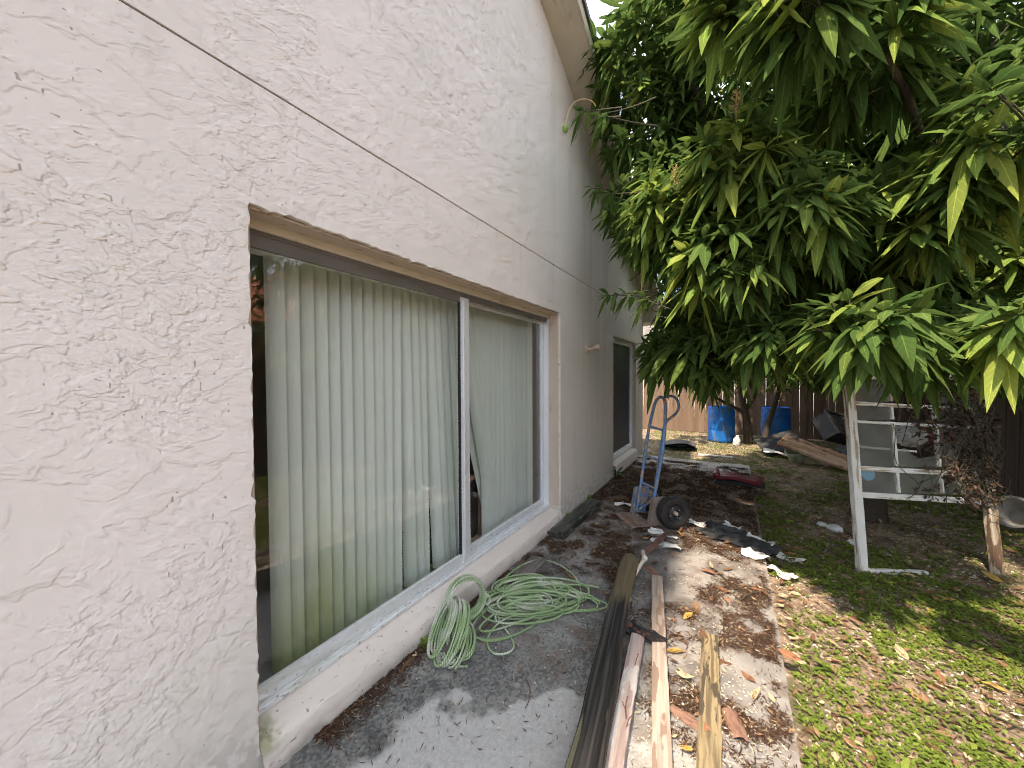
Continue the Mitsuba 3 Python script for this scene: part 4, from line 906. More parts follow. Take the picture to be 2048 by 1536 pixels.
for s in (-1, 1):
    put('strut', tm(tube(np.array([H(s * .10, lean(.36), .36), H(s * .10, .20, .165)]), .007, 6)[:2]), 'm_truck', ht, smooth=40)
    put('strut', tm(tube(np.array([H(s * .12, lean(.06) + .01, .07), H(s * .12, .20, .165)]), .012, 6)[:2]), 'm_truck', ht, smooth=40)
    w = ht + '__wheel' + ('' if s < 0 else '_001')
    c = H(s * .27, .20, .166)
    tyre = [(.088, -.030), (.095, -.040), (.125, -.046), (.150, -.040), (.160, -.030), (.162, -.022), (.1575, -.018), (.1645, -.012), (.1595, -.004), (.1595, .004), (.1645, .012), (.1575, .018), (.162, .022), (.160, .030), (.150, .040), (.125, .046), (.095, .040), (.088, .030), (.088, -.030)]
    put('tyre', lathe(tyre, 40, axl, c), 'm_rubber', w, smooth=50)
    tr = []
    for q in range(36):
        an = q * 2 * PI / 36
        rd = norm(np.cos(an) * bck + np.sin(an) * np.array([0, 0, 1.0]))
        for sg_ in (-1, 1):
            b = trimesh.creation.box(extents=(.016, .018, .008))
            Rm = np.eye(4); Rm[:3, 0] = axl; Rm[:3, 1] = np.cross(rd, axl); Rm[:3, 2] = rd; Rm[:3, 3] = c + rd * .161 + axl * sg_ * .034
            b.apply_transform(Rm); tr.append(b)
    put('tread', cat(tr), 'm_rubber', w, kind='stuff')
    rim = [(0, .012), (.03, .014), (.032, .03), (.045, .018), (.07, .016), (.082, .034), (.0875, .036), (.0875, -.036), (.082, -.034), (.07, -.016), (.045, -.018), (.032, -.03), (.03, -.014), (0, -.012)]
    put('rim', lathe(rim, 32, axl, c), 'm_truck' if s < 0 else 'm_rim', w, smooth=40)
    put('hub', lathe([(0, -.052), (.018, -.05), (.022, -.04), (.022, .04), (.018, .05), (0, .052)], 14, axl, c), 'm_chrome', w, smooth=40)
    for q in range(4):
        an = q * PI / 2 + .5
        rd = np.cos(an) * bck + np.sin(an) * np.array([0, 0, 1.0])
        put('bolt', lathe([(0, 0), (.006, 0), (.006, .006), (0, .007)], 8, axl * s, c + rd * .055 + axl * s * .017), 'm_chrome', w)

# maroon folded cushion, mats, tarp, paper scraps
def soft_sheet(c, ang, L, W, th, fold, seed, nx=22, ny=14, wave=.02, z0=.0):
    r = np.random.default_rng(seed)
    a = np.linspace(-1, 1, nx); b = np.linspace(-1, 1, ny)
    A, B = np.meshgrid(a, b, indexing='ij')
    k = (1 - np.abs(A) ** 6) * (1 - np.abs(B) ** 6)
    ph = r.random(4) * 6
    zz = wave * (np.sin(A * 3 + ph[0] + B) + .6 * np.sin(B * 4 + ph[1] - A * 2)) + fold * np.clip(np.abs(A) - .55, 0, 1) ** 1.2
    top = np.stack([A * L / 2, B * W / 2 * (1 - .06 * np.sin(A * 5 + ph[2])), zz + th * k ** .5 + wave * 1.6], -1)
    bot = np.stack([A * L / 2, B * W / 2 * (1 - .06 * np.sin(A * 5 + ph[2])), zz + wave * 1.6 - .001], -1)
    V = np.concatenate([top.reshape(-1, 3), bot.reshape(-1, 3)])
    i, j = np.meshgrid(np.arange(nx - 1), np.arange(ny - 1), indexing='ij')
    q = np.stack([i * ny + j, (i + 1) * ny + j, (i + 1) * ny + j + 1, i * ny + j + 1], -1).reshape(-1, 4)
    f = np.vstack([q[:, [0, 1, 2]], q[:, [0, 2, 3]]])
    V[:, 2] -= V[:, 2].min() - .002
    ca, sa = math.cos(ang), math.sin(ang)
    x = V[:, 0] * ca - V[:, 1] * sa + c[0]; y = V[:, 0] * sa + V[:, 1] * ca + c[1]
    V = np.stack([x, y, V[:, 2] + z0], 1)
    return V, np.vstack([f, f[:, ::-1] + nx * ny])
cu = thing('car_mat', 'folded glossy maroon vinyl mat lying at the edge of the patio', 'mat')
put('mat', soft_sheet((1.62, 6.12), -.15, .58, .34, .05, .02, 1, wave=.012, z0=.05), 'm_maroon', cu, smooth=True)
put('mat', soft_sheet((1.64, 6.14), -.10, .60, .36, .055, .02, 2, wave=.010), 'm_black', cu, 'black underside layer', smooth=True)
put('rolled_end', tm(tube(smooth_path([(1.36, 6.02, .10), (1.35, 6.18, .11), (1.34, 6.34, .10)], 12), np.linspace(.05, .045, 12), 12)[:2]), 'm_maroon', cu, smooth=True)
bmx = thing('rubber_mat', 'stack of warped black rubber mats on the grass past the patio', 'mat')
for k in range(3):
    put('mat', soft_sheet((.52 + .01 * k, 8.95 - .02 * k), .02 * k, .66, .5, .022, -.05, 10 + k, wave=.016, z0=-.06 + .035 * k), 'm_mat' if k == 2 else 'm_black', bmx, smooth=True)
solo('white_board', box(.95, 1.55, 8.30, 8.36, -.07, -.045), 'm_paper', 'narrow white board strip lying in the grass beyond the patio', 'board')
solo('plastic_sheet', (lambda V, f: (V + np.stack([.10 * (meshkit.fbm(V * [6, 6, 0], 3, 3) - .5), .16 * (meshkit.fbm(V * [7, 7, 0], 3, 4) - .5), .06 * np.clip(meshkit.fbm(V * [13, 13, 0], 3, 5) - .42, 0, 1)], 1), f))(*soft_sheet((1.60, 4.02), -.45, .66, .32, .002, .02, 20, nx=60, ny=36, wave=.010)), 'm_tarp', 'crumpled black plastic sheet on the patio right of the hand truck wheel', 'plastic sheet', smooth=True)
def scrap(c, ang, L, W, seed, lift=.03):
    V, f = soft_sheet(c, ang, L, W, .003, lift, seed, 12, 8, wave=.012)
    r = np.random.default_rng(seed)
    V[:, :2] += (meshkit.noise(np.column_stack([V[:, :2] * 25, V[:, 2] * 0]), seed)[:, None] - .5) * .06
    return V, f
for c, a, L, W, s, zz, lab in (((1.22, 4.22), -.2, .20, .13, 1, 0, 'curled white plastic scrap right behind the truck tyre'), ((.98, 3.78), -.5, .26, .07, 2, 0, 'thin white scrap in front of the truck tyre'), ((1.05, 3.55), -.4, .28, .10, 3, 0, 'grey white scrap beside the tip of the brown saw blade'),
                           ((1.72, 3.72), -.7, .20, .12, 4, 0, 'white broken dish shaped scrap at the patio edge'), ((1.90, 3.62), -.8, .20, .10, 5, -.07, 'white scrap fallen off the patio edge into the weeds'), ((1.55, 4.30), -.3, .16, .09, 6, 0, 'white scrap beyond the black plastic sheet'),
                           ((1.78, 4.08), -.6, .24, .06, 7, 0, 'long thin white scrap along the black plastic sheet'), ((.45, 4.42), .2, .20, .08, 8, 0, 'white scrap left of the truck bracket'), ((1.98, 3.98), -.5, .22, .07, 9, -.07, 'pale scrap strip in the weeds beyond the patio')):
    V, f = scrap(c, a, L, W, s); V[:, 2] += zz
    solo('scrap', (V, f), 'm_paper', lab, 'scrap', 'white scraps around the hand truck', smooth=True)
solo('bark_strip', bark_piece((.62, 3.98), -.9, .34, .07, 9)[0], 'm_barkbit', 'dark bark strip lying under the truck toe plate', 'bark', smooth=True, uv=bark_piece((.62, 3.98), -.9, .34, .07, 9)[1])

# ------------------------------------------------------------------ barrels, pile, leaning window
def barrel(x, y, lab, top=True):
    b = thing('barrel', lab, 'barrel', 'blue plastic barrels by the far fence')
    prof = [(0, 0), (.25, 0), (.275, .02), (.285, .06), (.292, .20), (.295, .27), (.287, .285), (.287, .30), (.296, .315), (.298, .45), (.296, .58), (.287, .595), (.287, .61), (.295, .625), (.290, .74), (.280, .80)]
    put('body', lathe(prof, 36, None, (x, y, -.08)), 'm_barrel', b, smooth=40)
    put('lid', lathe([(.280, .80), (.288, .815), (.288, .845), (.272, .86), (.262, .845), (.262, .82), (0, .815)], 36, None, (x, y, -.08)), 'm_barrel', b, smooth=40)
    for s in (-1, 1):
        put('bung', lathe([(0, .0), (.035, 0), (.035, .02), (0, .022)], 12, None, (x + s * .17, y - .05, .735)), 'm_barrel', b)
barrel(1.30, 10.42, 'blue plastic barrel left of the forked young tree')
barrel(2.42, 10.75, 'blue plastic barrel right of the forked young tree behind the junk')
pr_ = solo('dark_sheet', plank((2.05, 9.15, .02), (2.72, 9.35, .26), .55, .03, up=(-.25, -.6, .75), n=4, seed=31, jit=.004)[0], 'm_black', 'dark flat sheet leaning on the junk in front of the right barrel', 'sheet', uv=plank((2.05, 9.15, .02), (2.72, 9.35, .26), .55, .03, up=(-.25, -.6, .75), n=4, seed=31, jit=.004)[1])
solo('cloth', soft_sheet((2.32, 8.95), -.1, .48, .26, .003, .08, 33, wave=.03, z0=-.05), 'm_paper', 'pale crumpled cloth lying in front of the dark sheet', 'cloth', smooth=True)
solo('broken_board', plank((2.35, 8.65, .30), (3.35, 8.05, .00), .30, .05, up=(-.1, -.5, .85), n=20, seed=34, jit=.004)[0], 'm_brown_wood', 'splintered reddish brown board lying across the junk pile', 'board', uv=plank((2.35, 8.65, .30), (3.35, 8.05, .00), .30, .05, up=(-.1, -.5, .85), n=20, seed=34, jit=.004)[1])
solo('dark_board', plank((2.3, 9.0, .12), (2.75, 8.85, .30), .12, .03, n=6, seed=35)[0], 'm_maroon', 'dark red board edge under the splintered board', 'board', uv=plank((2.3, 9.0, .12), (2.75, 8.85, .30), .12, .03, n=6, seed=35)[1])
bk = thing('bucket', 'tipped pale green plastic bucket under the splintered board', 'bucket')
bp = [(0, 0), (.11, 0), (.115, .02), (.135, .22), (.15, .225), (.15, .245), (.138, .245), (.112, .025), (0, .02)]
put('body', lathe(bp, 28, (-.25, -.45, .85), (2.58, 8.55, -.04)), 'm_bucket', bk, smooth=40)
put('rim', lathe([(.148, .20), (.156, .20), (.156, .212), (.148, .212)], 28, (-.25, -.45, .85), (2.58, 8.55, -.04)), 'm_bucket', bk, smooth=40)
cr = thing('black_crate', 'black slotted plastic box tipped on top of the junk pile', 'crate')
Rz = trimesh.transformations.rotation_matrix(.5, (0, 0, 1)) @ trimesh.transformations.rotation_matrix(.85, (1, 0, 0)) @ trimesh.transformations.rotation_matrix(.35, (0, 1, 0))
def crm(b): b = b.copy(); b.apply_transform(Rz); b.apply_translation((3.35, 9.75, .45)); return b
put('body', crm(trimesh.creation.box((.66, .5, .3))), 'm_black', cr)
put('rim', crm(cat([box(-.36, .36, -.28, -.235, .151, .19), box(-.36, .36, .235, .28, .151, .19), box(-.36, -.30, -.2345, .2345, .151, .19), box(.30, .36, -.2345, .2345, .151, .19)])), 'm_mat', cr)
for k in range(8): put('slat', crm(box(-.27 + k * .07, -.235 + k * .07, -.2, .2, .152, .172)), 'm_mat', cr)
solo('black_bag', (lambda m: m)(trimesh.Trimesh(*(lambda s: (s.vertices * [.36, .3, .2] * (1 + .25 * (meshkit.fbm(s.vertices * 2.5, 3, 4)[:, None] - .5)) + [3.55, 9.0, .08], s.faces))(trimesh.creation.icosphere(4)), process=False)), 'm_tarp', 'black rubbish bag slumped behind the splintered board', 'bag', smooth=True)
solo('plastic_bottle', lathe([(0, 0), (.07, 0), (.075, .02), (.075, .14), (.03, .20), (.028, .23), (0, .23)], 18, (.1, -.2, 1), (1.62, 9.95, -.07)), 'm_plastic_white', 'white plastic bottle at the foot of the forked tree', 'bottle', smooth=40)

# old glazed door frame propped up under the mango tree
df = thing('old_door', 'old white peeling glazed door with many panes propped up under the mango tree', 'door')
LB, RB = np.array([2.435, 4.05, -.085]), np.array([3.435, 4.629, -.10])
acr = norm(RB - LB); wdt = np.linalg.norm(RB - LB)
upv = norm(np.array([-.06, .10, 1.0])); upv = norm(upv - acr * (upv @ acr)); upv[:] = upv
nrm_ = np.cross(acr, upv); nrm_ = nrm_ if nrm_[1] < 0 else -nrm_
HT_ = 1.66
def Dp(a, h, o=0): return LB + acr * a + upv * h + nrm_ * o
def dbar(name, a0, h0, a1, h1, w, th, seed, o=0.0, label=None):
    m, u = plank(Dp(a0, h0, o), Dp(a1, h1, o), w, th, up=nrm_, n=max(6, int(14 * np.hypot(a1 - a0, h1 - h0))), jit=.0014, seed=seed)
    put(name, m, 'm_peel', df, label, uv=u)
dbar('stile', .035, 0, .035, HT_, .07, .045, 1)
m, u = plank(Dp(wdt - .035, -.02), Dp(wdt - .035, HT_), .075, .045, up=nrm_, n=16, jit=.002, seed=2)
put('stile', m, 'm_bare_wood', df, 'cracked bare wood right stile', uv=u)
dbar('bottom_rail', .0, .015, .55, .0, .05, .04, 3, o=.002)
dbar('top_rail', .07, HT_ - .03, wdt - .07, HT_ - .03, .05, .04, 4)
hs = [.63, .85, 1.24, 1.395]
for k, h in enumerate(hs): dbar('rail', .07, h, wdt - .07, h - .045, (.045, .038, .022, .03)[k], .036, 10 + k)
dbar('rail', .07, 1.03, .60, .99, .016, .02, 15, o=-.03, label='thin pale bar seen through the glass')
for k, a in enumerate((.385, .745)):
    for q in range(4):
        h0, h1 = hs[q] + .022, (hs + [HT_ - .05])[q + 1] - .018
        dbar('muntin', a, h0, a, h1, .020, .028, 20 + k * 5 + q, o=.003)
rowsE = hs + [HT_ - .055]
cols = [.07, .385, .745, wdt - .07]
for q in range(4):
    for c_ in range(3):
        a0, a1, h0, h1 = cols[c_] + .008, cols[c_ + 1] - .008, rowsE[q] + .012, rowsE[q + 1] - .010
        if (q, c_) == (3, 1):
            poly = [(a0, h1), (a1, h1), (a1, h0 + .08), (a0 + .2, h0 + .10), (a0 + .14, h1 - .06), (a0 + .05, h0 + .03), (a0, h0)]
        elif (q, c_) == (1, 1):
            poly = [(a0, h0), (a1, h0), (a1, h0 + .10), (a0 + .18, h0 + .07), (a0 + .08, h0 + .16), (a0, h0 + .12)]
        elif (q, c_) == (2, 1): continue
        else: poly = [(a0, h0), (a1, h0), (a1, h1), (a0, h1)]
        pm = trimesh.creation.triangulate_polygon(sg.Polygon(poly), engine='earcut')
        put('pane', (np.array([Dp(x, y, .016) for x, y in pm[0]]), pm[1]), 'm_dirty_glass', df, 'broken pane with a jagged hole' if c_ == 1 and q in (1, 3) else None)
stk = sg.Point(0, 0).buffer(.055).union(sg.box(-.05, .0, .05, .06))
pm = trimesh.creation.triangulate_polygon(stk, engine='earcut')
put('sticker', (np.array([Dp(.15 + x, .80 + y, .0185) for x, y in pm[0]]), pm[1]), 'm_sticker', df, 'faded blue round sticker on the glass')
# dry vine hanging over its right half
r = np.random.default_rng(81)
N = 5200
a_ = .36 + (wdt - .34) * r.random(N) ** .75; h_ = .56 + r.random(N) ** .85 * 1.08
strand = .5 + .5 * np.sin(a_ * 31 + 2.5 * np.sin(h_ * 4)) * np.sin(h_ * 13 + a_ * 9)
keep = (a_ > .32) & (r.random(N) < np.clip((a_ - .45) / .60 + .22 * (h_ > 1.15), .06, .9) * (.10 + .75 * strand ** 1.5))
a_, h_ = a_[keep], h_[keep]; N = len(a_)
base = np.array([Dp(x, y, .048 + .05 * r.random() ** 2) for x, y in zip(a_, h_)])
dd = norm(r.normal(size=(N, 3)) * [1, 1, .6] + nrm_ * .15 + np.array([0, 0, -.75]))
lv = leaf_batch(base, dd, norm(r.normal(size=(N, 3))), .022 + .045 * r.random(N), .012 + .016 * r.random(N), .3 * r.random(N), r.integers(0, 150, N), K=4, curl=.6 * r.random(N), fold=.5)
vn = thing('dead_vine', 'mass of dry brown vine draped over the right half of the old door', 'vine')
m, u = join(*lv)
put('leaf_litter', m, 'm_vine', vn, smooth=True, uv=u, kind='stuff')
vt = []
for k in range(60):
    a0 = wdt - abs(r.normal(0, .25)); h0 = 1.05 + .6 * r.random()
    c = [Dp(np.clip(a0 + .05 * r.normal() * q, .35, wdt + .02), h0 - .13 * q + .05 * r.normal(), .055 + .03 * r.random()) for q in range(5)]
    vt.append(tube(smooth_path(c, 12), .003, 4))
m, u = tubes(vt)
put('stem', m, 'm_twig', vn, kind='stuff')
solo('white_bag', (lambda s: trimesh.Trimesh(s.vertices * [.13, .10, .12] * (1 + .35 * (meshkit.fbm(s.vertices * 3, 3, 4)[:, None] - .5)) + [3.05, 5.15, .95], s.faces, process=False))(trimesh.creation.icosphere(4)), 'm_plastic_white', 'white plastic bag caught behind the broken middle pane', 'bag', smooth=True)
solo('red_can', lathe([(0, 0), (.045, 0), (.05, .01), (.05, .16), (.045, .17), (0, .17)], 18, (1, .2, .05), (3.20, 5.15, .93)), 'm_red', 'red can shape lying beside the white bag behind the old door', 'can', smooth=40)
pot = thing('white_pot', 'white plastic pot with shade in its colour on its side against the dark side fence', 'pot')
put('body', lathe([(0, .0), (.10, 0), (.14, .22), (.155, .225), (.155, .25), (.14, .25), (.10, .02), (0, .02)], 24, (-.6, -.6, .35), (4.15, 5.95, .06)), 'm_shaded_plastic', pot, smooth=40)
put('rim', lathe([(.15, .228), (.162, .228), (.162, .246), (.15, .246)], 24, (-.6, -.6, .35), (4.15, 5.95, .06)), 'm_shaded_plastic', pot, smooth=40)
for k, (x, y, s) in enumerate(((2.47, 4.98, .07), (2.55, 4.65, .05), (2.38, 5.05, .045))):
    s_ = trimesh.creation.icosphere(3)
    solo('stone', trimesh.Trimesh(s_.vertices * [s, s * .8, s * .6] * (1 + .5 * (meshkit.fbm(s_.vertices * 2 + k, 3, k)[:, None] - .5)) + [x, y, -.05], s_.faces, process=False), 'm_plastic_white', ('largest pale stone left of the old door', 'small pale stone nearest the old door stile', 'smallest pale stone beyond the other two')[k], 'stone', smooth=True)

# ------------------------------------------------------------------ plants, leaves, litter
def weed_plant(x, y, z, n, L, seed, up_=.6):
    r = np.random.default_rng(seed)
    ph = np.arange(n) * 2.4 + r.random() * 6
    d = norm(np.stack([np.cos(ph), np.sin(ph), up_ + .5 * r.random(n)], 1))
    b = np.array([x, y, z]) + np.stack([ph * 0, ph * 0, .6 * L * np.linspace(0, 1, n)], 1)
    return leaf_batch(b, d, np.cross(d, [0, 0, 1.0]), L * (.7 + .5 * r.random(n)), L * .38 * (.8 + .4 * r.random(n)), .25 + .3 * r.random(n), r.integers(0, 190, n), K=4)
for k, (x, y, z, n, L, lab, g) in enumerate(((.06, 5.62, .0, 11, .15, 'grey green seedling growing below the far door frame', None), (.035, 3.72, .0, 14, .06, 'small fresh green weed at the right end of the window sill', None), (.03, 4.42, .0, 12, .07, 'small dark green weed by the far end of the wet beam', None), (.05, 1.52, .0, 6, .07, 'little green sprout hidden under the rope coil', None))):
    m, u = join(*weed_plant(x, y, z, n, L, 90 + k))
    solo('seedling', m, 'm_weed' if k else 'm_leaf', lab, 'weed', smooth=True, uv=u)
r = np.random.default_rng(95)
wl = [(2.9, 2.9), (3.1, 2.6), (2.75, 3.3), (2.3, 1.35), (2.6, 1.9), (2.05, 1.6), (2.9, 3.75), (2.5, 3.4), (3.3, 3.4), (2.1, 3.1), (2.0, 2.6), (3.05, 4.2), (1.95, 4.6), (2.1, 5.0), (2.45, 2.35), (2.15, 2.05), (2.2, 3.6), (2.7, 4.5)]
wlab = ['broad weed in the lawn %s' % q for q in ('below the right stile of the old door', 'right of the sunlit patch, second from the old door', 'in front of the gap in the old door', 'nearest the camera', 'in the middle of the sunlit patch', 'nearest the near end of the patio edge', 'directly under the old door bottom gap', 'left of the old door foot', 'furthest right beyond the old door foot', 'at the patio edge beside the white scraps', 'at the patio edge beside the thin stick', 'behind the right stile of the old door', 'at the patio edge beyond the white scraps', 'furthest from the camera by the patio edge', 'behind the sunlit patch', 'between the patio edge and the sunlit patch', 'just left of the left stile foot', 'in the dark behind the glazed panes')]
for k, (x, y) in enumerate(wl):
    z = ground_z(np.array([x]), np.array([y]))[0]
    m, u = join(*weed_plant(x, y, z, 9 + int(r.integers(0, 5)), .045 + .035 * r.random(), 200 + k, .35))
    solo('lawn_weed', m, 'm_weed', wlab[k], 'weed', 'broad leaved weeds in the lawn', smooth=True, uv=u)
# ground cover: tiny-leaved weeds
def field(n, seed, dens, xr, yr, zf):
    r = np.random.default_rng(seed)
    x = xr[0] + (xr[1] - xr[0]) * r.random(n); y = yr[0] + (yr[1] - yr[0]) * r.random(n) ** 1.25
    keep = r.random(n) < dens(x, y)
    x, y = x[keep], y[keep]
    return x, y, zf(x, y), r
def nz(x, y, f, s, o=3): return meshkit.fbm(np.stack([x * f, y * f, x * 0], -1), o, s)
def wd(x, y):
    patch = np.clip((nz(x, y, 1.6, 5) - .42) * 7, 0.06, 1)
    sunny = np.exp(-((x - 2.3) / .55) ** 2 - ((y - 2.0) / .7) ** 2)
    return np.clip(patch * np.clip(1.25 - .30 * (y - 2.2), .28, 1) + .9 * sunny, 0, 1) * np.where(y > 7.4, 1, np.clip((x - 1.81) * 30, 0, 1))
x, y, z, rr = field(30000, 96, wd, (1.80, 4.6), (.2, 8.5), ground_z)
B, D, LL = [], [], []
for k in range(6):
    a = rr.random(len(x)) * 6.28
    D.append(np.stack([np.cos(a), np.sin(a), .35 + .7 * rr.random(len(x))], 1))
    B.append(np.stack([x + .012 * rr.normal(size=len(x)), y + .012 * rr.normal(size=len(x)), z + .004 + .018 * rr.random(len(x))], 1)); LL.append((.017 + .017 * rr.random(len(x))) * (1 + .12 * np.clip(y - 3, 0, 5)))
B, D, LL = np.concatenate(B), np.concatenate(D), np.concatenate(LL)
m, u = join(*leaf_batch(B, D, np.cross(norm(D), [0, 0, 1.0]), LL, LL * .55, .3 + 0 * LL, rr.integers(0, 200, len(LL)), K=2))
put('ground_cover', m, 'm_weed', label='low small leaved green weeds covering the lawn', smooth=True, uv=u, kind='stuff')
x, y, z, rr = field(26000, 97, lambda x, y: np.clip((nz(x, y, 1.2, 8) - .32) * 4, .1, 1) * ((y > 7.5) | (x > 1.84)) * np.clip((y - 3.2) / 3.5, .2, 1) * np.where(x > 3.0, .5, 1), (-.4, 4.5), (.9, 11.6), ground_z)
D = norm(np.stack([rr.normal(size=len(x)) * .5, rr.normal(size=len(x)) * .5, np.ones(len(x))], 1))
LL = (.03 + .05 * rr.random(len(x))) * np.clip(.75 + (y - 4) * .12, .75, 1.4)
m, u = join(*leaf_batch(np.stack([x, y, z], 1), D, np.stack([rr.normal(size=len(x)), rr.normal(size=len(x)), 0 * x], 1), LL, .011 + 0 * LL, .35 + 0 * LL, rr.integers(0, 200, len(x)), K=2))
put('grass', m, 'm_weed', label='patchy green grass at the back of the yard', smooth=True, uv=u, kind='stuff')
# fallen leaves
surf = lambda x, y: np.where((x < 1.79) & (y < 7.4), .003, ground_z(x, y) + .006)
def dead(x, y, seed, L, ids, zf=surf):
    r = np.random.default_rng(seed); n = len(x)
    a = r.random(n) * 6.28
    d = np.stack([np.cos(a), np.sin(a), .12 * r.normal(size=n)], 1)
    s = np.stack([-np.sin(a), np.cos(a), .35 * r.normal(size=n)], 1)
    c = .1 + .5 * r.random(n)
    return leaf_batch(np.stack([x, y, zf(x, y) + .002 + .01 * r.random(n)], 1), d, s, L, L * (.28 + .14 * r.random(n)), 0 * L, ids, K=6, curl=c, wave=.10 * r.random(n), fold=.2 + .5 * r.random(n))
r = np.random.default_rng(98)
px, py, pid, plab = [], [], [], []
def add_leaves(n, xr, yr, where):
    for _ in range(n):
        px.append(xr[0] + (xr[1] - xr[0]) * r.random()); py.append(yr[0] + (yr[1] - yr[0]) * r.random())
        kk = r.random()
        if kk < .25: pid.append(r.integers(150, 200)); plab.append(f'rusty orange fallen mango leaf lying on the {where}')
        elif kk < .33: pid.append(r.integers(200, 250)); plab.append(f'yellow fallen mango leaf lying on the {where}')
        else: pid.append(r.integers(0, 150)); plab.append(f'dry brown fallen mango leaf lying on the {where}')
add_leaves(22, (1.3, 1.78), (1.6, 3.4), 'patio'); add_leaves(26, (.9, 1.78), (3.1, 4.6), 'patio'); add_leaves(8, (.35, .95), (2.3, 4.2), 'patio'); add_leaves(20, (.2, 1.75), (4.4, 6.6), 'patio')
add_leaves(100, (1.88, 3.4), (1.4, 4.4), 'lawn'); add_leaves(60, (2.0, 4.3), (3.6, 6.5), 'lawn')
px, py = np.array(px), np.array(py)
special = [((1.345, 2.62), 210, .085, 'torn yellow leaf right of the pale plank'), ((1.545, 2.98), 170, .10, 'orange curled leaf lying alone on the patio beyond the picket'), ((.07, 1.43), 20, .10, 'grey brown dead leaf against the sill left of the rope'), ((2.35, 1.78), 60, .10, 'large tan dead leaf on the sunlit weeds'),
           ((2.62, 2.0), 165, .09, 'orange brown leaf curled upright in the sunlit weeds'), ((1.48, 1.70), 205, .07, 'thin yellow leaf between pale plank and picket')]
V, Fd, U = dead(px, py, 99, .06 + .07 * r.random(len(px)), np.array(pid))
def zone(x, y):
    if x < 1.8: return 'by the yellow picket' if x > 1.25 and y < 3.1 else 'between the pole and the house wall' if x < .95 and y < 4.3 else 'around the black plastic sheet' if y < 4.6 else 'in the brown litter beyond the hand truck'
    if y > 3.9: return 'in the shade under the old door' if x < 3.5 else 'in the shade by the side fence'
    return 'close along the patio edge' if x < 2.2 else 'in the sunlit weeds' if y < 2.7 else 'in front of the old door'
for i in range(len(px)):
    k = thing('fallen_leaf', plab[i].replace('lying on the patio', 'on the patio').replace('lying on the lawn', 'on the lawn') + ' ' + zone(px[i], py[i]), 'leaf', 'fallen mango leaves')
    scene[k] = mikit.ply((V[i], Fd), 'm_dead', smooth=True, uv=U[i])
for i, (c, idn, L, lab) in enumerate(special):
    V, Fd, U = dead(np.array([c[0]]), np.array([c[1]]), 300 + i, np.array([L * 1.2]), np.array([idn]))
    k = thing('fallen_leaf', lab, 'leaf')
    scene[k] = mikit.ply((V[0], Fd), 'm_dead', smooth=True, uv=U[0])
# leaf litter on the lawn (uncountable) and brown threads on the patio
x, y, z, rr = field(9000, 101, lambda x, y: np.clip((nz(x, y, 2.0, 15) - .30) * 3.5, .1, 1) * ((x > 1.84) | (y > 7.5)), (1.82, 4.6), (.2, 9.5), ground_z)
LL = .018 + .06 * rr.random(len(x)) ** 2
V, f_, U = dead(x, y, 102, LL, rr.integers(0, 152, len(x)))
m, u = join(V, f_, U)
put('leaf_litter', m, 'm_dead', label='dry leaf fragments strewn over the soil', smooth=True, uv=u, kind='stuff')
flat_ = lambda x, y: x * 0
def td(x, y):
    m = nz(x, y, 3.2, 25); b = nz(x, y, 9, 27)
    right = np.clip((x - 1.15) / .25, 0, 1) * np.clip((m - .41) * 6, 0, 1) * (y > 1.4)
    mid_ = np.clip((y - 2.3) / .8, 0, 1) * np.clip((m - .42) * 7, 0, 1) * .8
    mud = np.clip((y - 3.7) / .8, 0, 1) * np.clip((7.0 - y) / .6, 0, 1)
    wall = np.exp(-(x / .09) ** 2) * np.clip((nz(x, y, 5, 29) - .42) * 8, 0, 1)
    return np.clip((right * .9 + mid_ + mud * .8) * (.10 + 1.5 * np.clip((b - .44) * 6, 0, 1)) + wall, .008, 1)
x, y, z, rr = field(6500, 108, lambda x, y: td(x, y) * .9 + .02, (.03, 1.78), (1.4, 7.0), flat_)
V, f_, U = dead(x, y, 109, (.012 + .034 * rr.random(len(x)) ** 2), rr.integers(0, 165, len(x)))
m, u = join(V, f_, U)
put('leaf_litter', m, 'm_dead', label='curled leaf fragments strewn over the patio', smooth=True, uv=u, kind='stuff')
def thread_field(n, seed, dens, xr, yr, zf, Lr, wd_, mat, name, label):
    x, y, z, rr = field(n, seed, dens, xr, yr, zf)
    n = len(x); a = rr.random(n) * 6.28; L = Lr[0] + (Lr[1] - Lr[0]) * rr.random(n)
    d = np.stack([np.cos(a), np.sin(a), .15 * rr.normal(size=n)], 1)
    s = np.stack([-np.sin(a), np.cos(a), .5 * rr.normal(size=n)], 1)
    w = wd_ * (.7 + .8 * rr.random(n))
    m, u = join(*leaf_batch(np.stack([x, y, z + .002 + .008 * rr.random(n) ** 2], 1), d, s, L, w, 0 * L, rr.integers(0, 400, n), K=2, curl=.5 * rr.random(n)))
    put(name, m, mat, label=label, uv=u, smooth=True, kind='stuff')
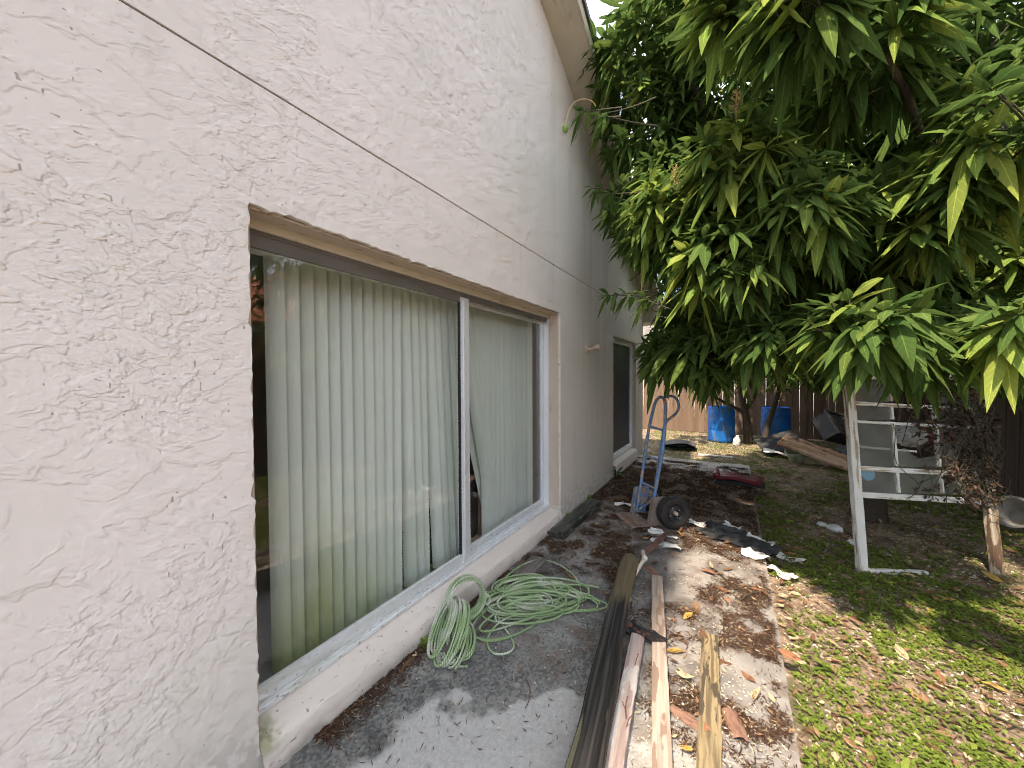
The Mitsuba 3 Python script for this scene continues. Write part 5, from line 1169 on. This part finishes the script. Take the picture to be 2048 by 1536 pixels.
flat0 = lambda x, y: x * 0
thread_field(380000, 103, td, (.02, 1.78), (.9, 7.2), flat0, (.012, .042), .0036, 'm_litter', 'patio_litter', 'fine brown flower stalk litter on the concrete')
thread_field(15000, 104, lambda x, y: np.clip((nz(x, y, 4, 33) - .40) * 5, .03, 1) * np.clip((x - .85) / .3, .12, 1), (.05, 1.78), (1.3, 5.2), flat0, (.006, .022), .005, 'm_pale_litter', 'petal_litter', 'pale flakes and petals strewn on the concrete')
thread_field(16000, 105, lambda x, y: np.clip((nz(x, y, 2.4, 35) - .30) * 4, .1, 1) * ((x > 1.83) | (y > 7.5)), (1.8, 4.6), (.2, 9.0), ground_z, (.02, .07), .0035, 'm_litter', 'twig_litter', 'brown stalks and twigs strewn over the lawn')
thread_field(12000, 106, lambda x, y: np.clip((nz(x, y, 2.9, 37) - .36) * 5, .05, 1) * ((x > 1.83) | (y > 7.5)), (1.8, 4.4), (.2, 6.5), ground_z, (.012, .045), .010, 'm_pale_litter', 'pale_litter', 'bleached leaf flakes strewn over the lawn')
r = np.random.default_rng(107)
for k, c in enumerate(([(1.62, 2.95, .012), (1.72, 3.1, .02), (1.86, 3.18, .0)], [(1.45, 3.3, .01), (1.56, 3.12, .012), (1.68, 2.98, .008)], [(.66, 1.62, .006), (.72, 1.56, .006), (.74, 1.47, .006)], [(1.9, 1.2, -.05), (1.88, 1.6, -.055), (1.87, 1.95, -.05)], [(2.6, 2.6, -.04), (2.85, 2.45, -.04), (3.1, 2.2, -.03)])):
    solo('twig', sw(c, np.linspace(.0055, .002, 14) if k != 2 else .002, 14, 6), 'm_blade' if k in (2,) else 'm_twig', ('thin dry stick crossing the patio edge', 'dry stick on the littered patio', 'fine red stalk on the pale scrubbed concrete', 'pale dry stick along the patio edge in the weeds', 'dry stick lying in the sunlit lawn')[k], 'twig', smooth=True)
labels['ground'] = {'label': 'littered brown soil of the side yard', 'kind': 'structure'}
labels['patio'] = {'label': 'stained concrete patio slab along the house', 'kind': 'structure'}
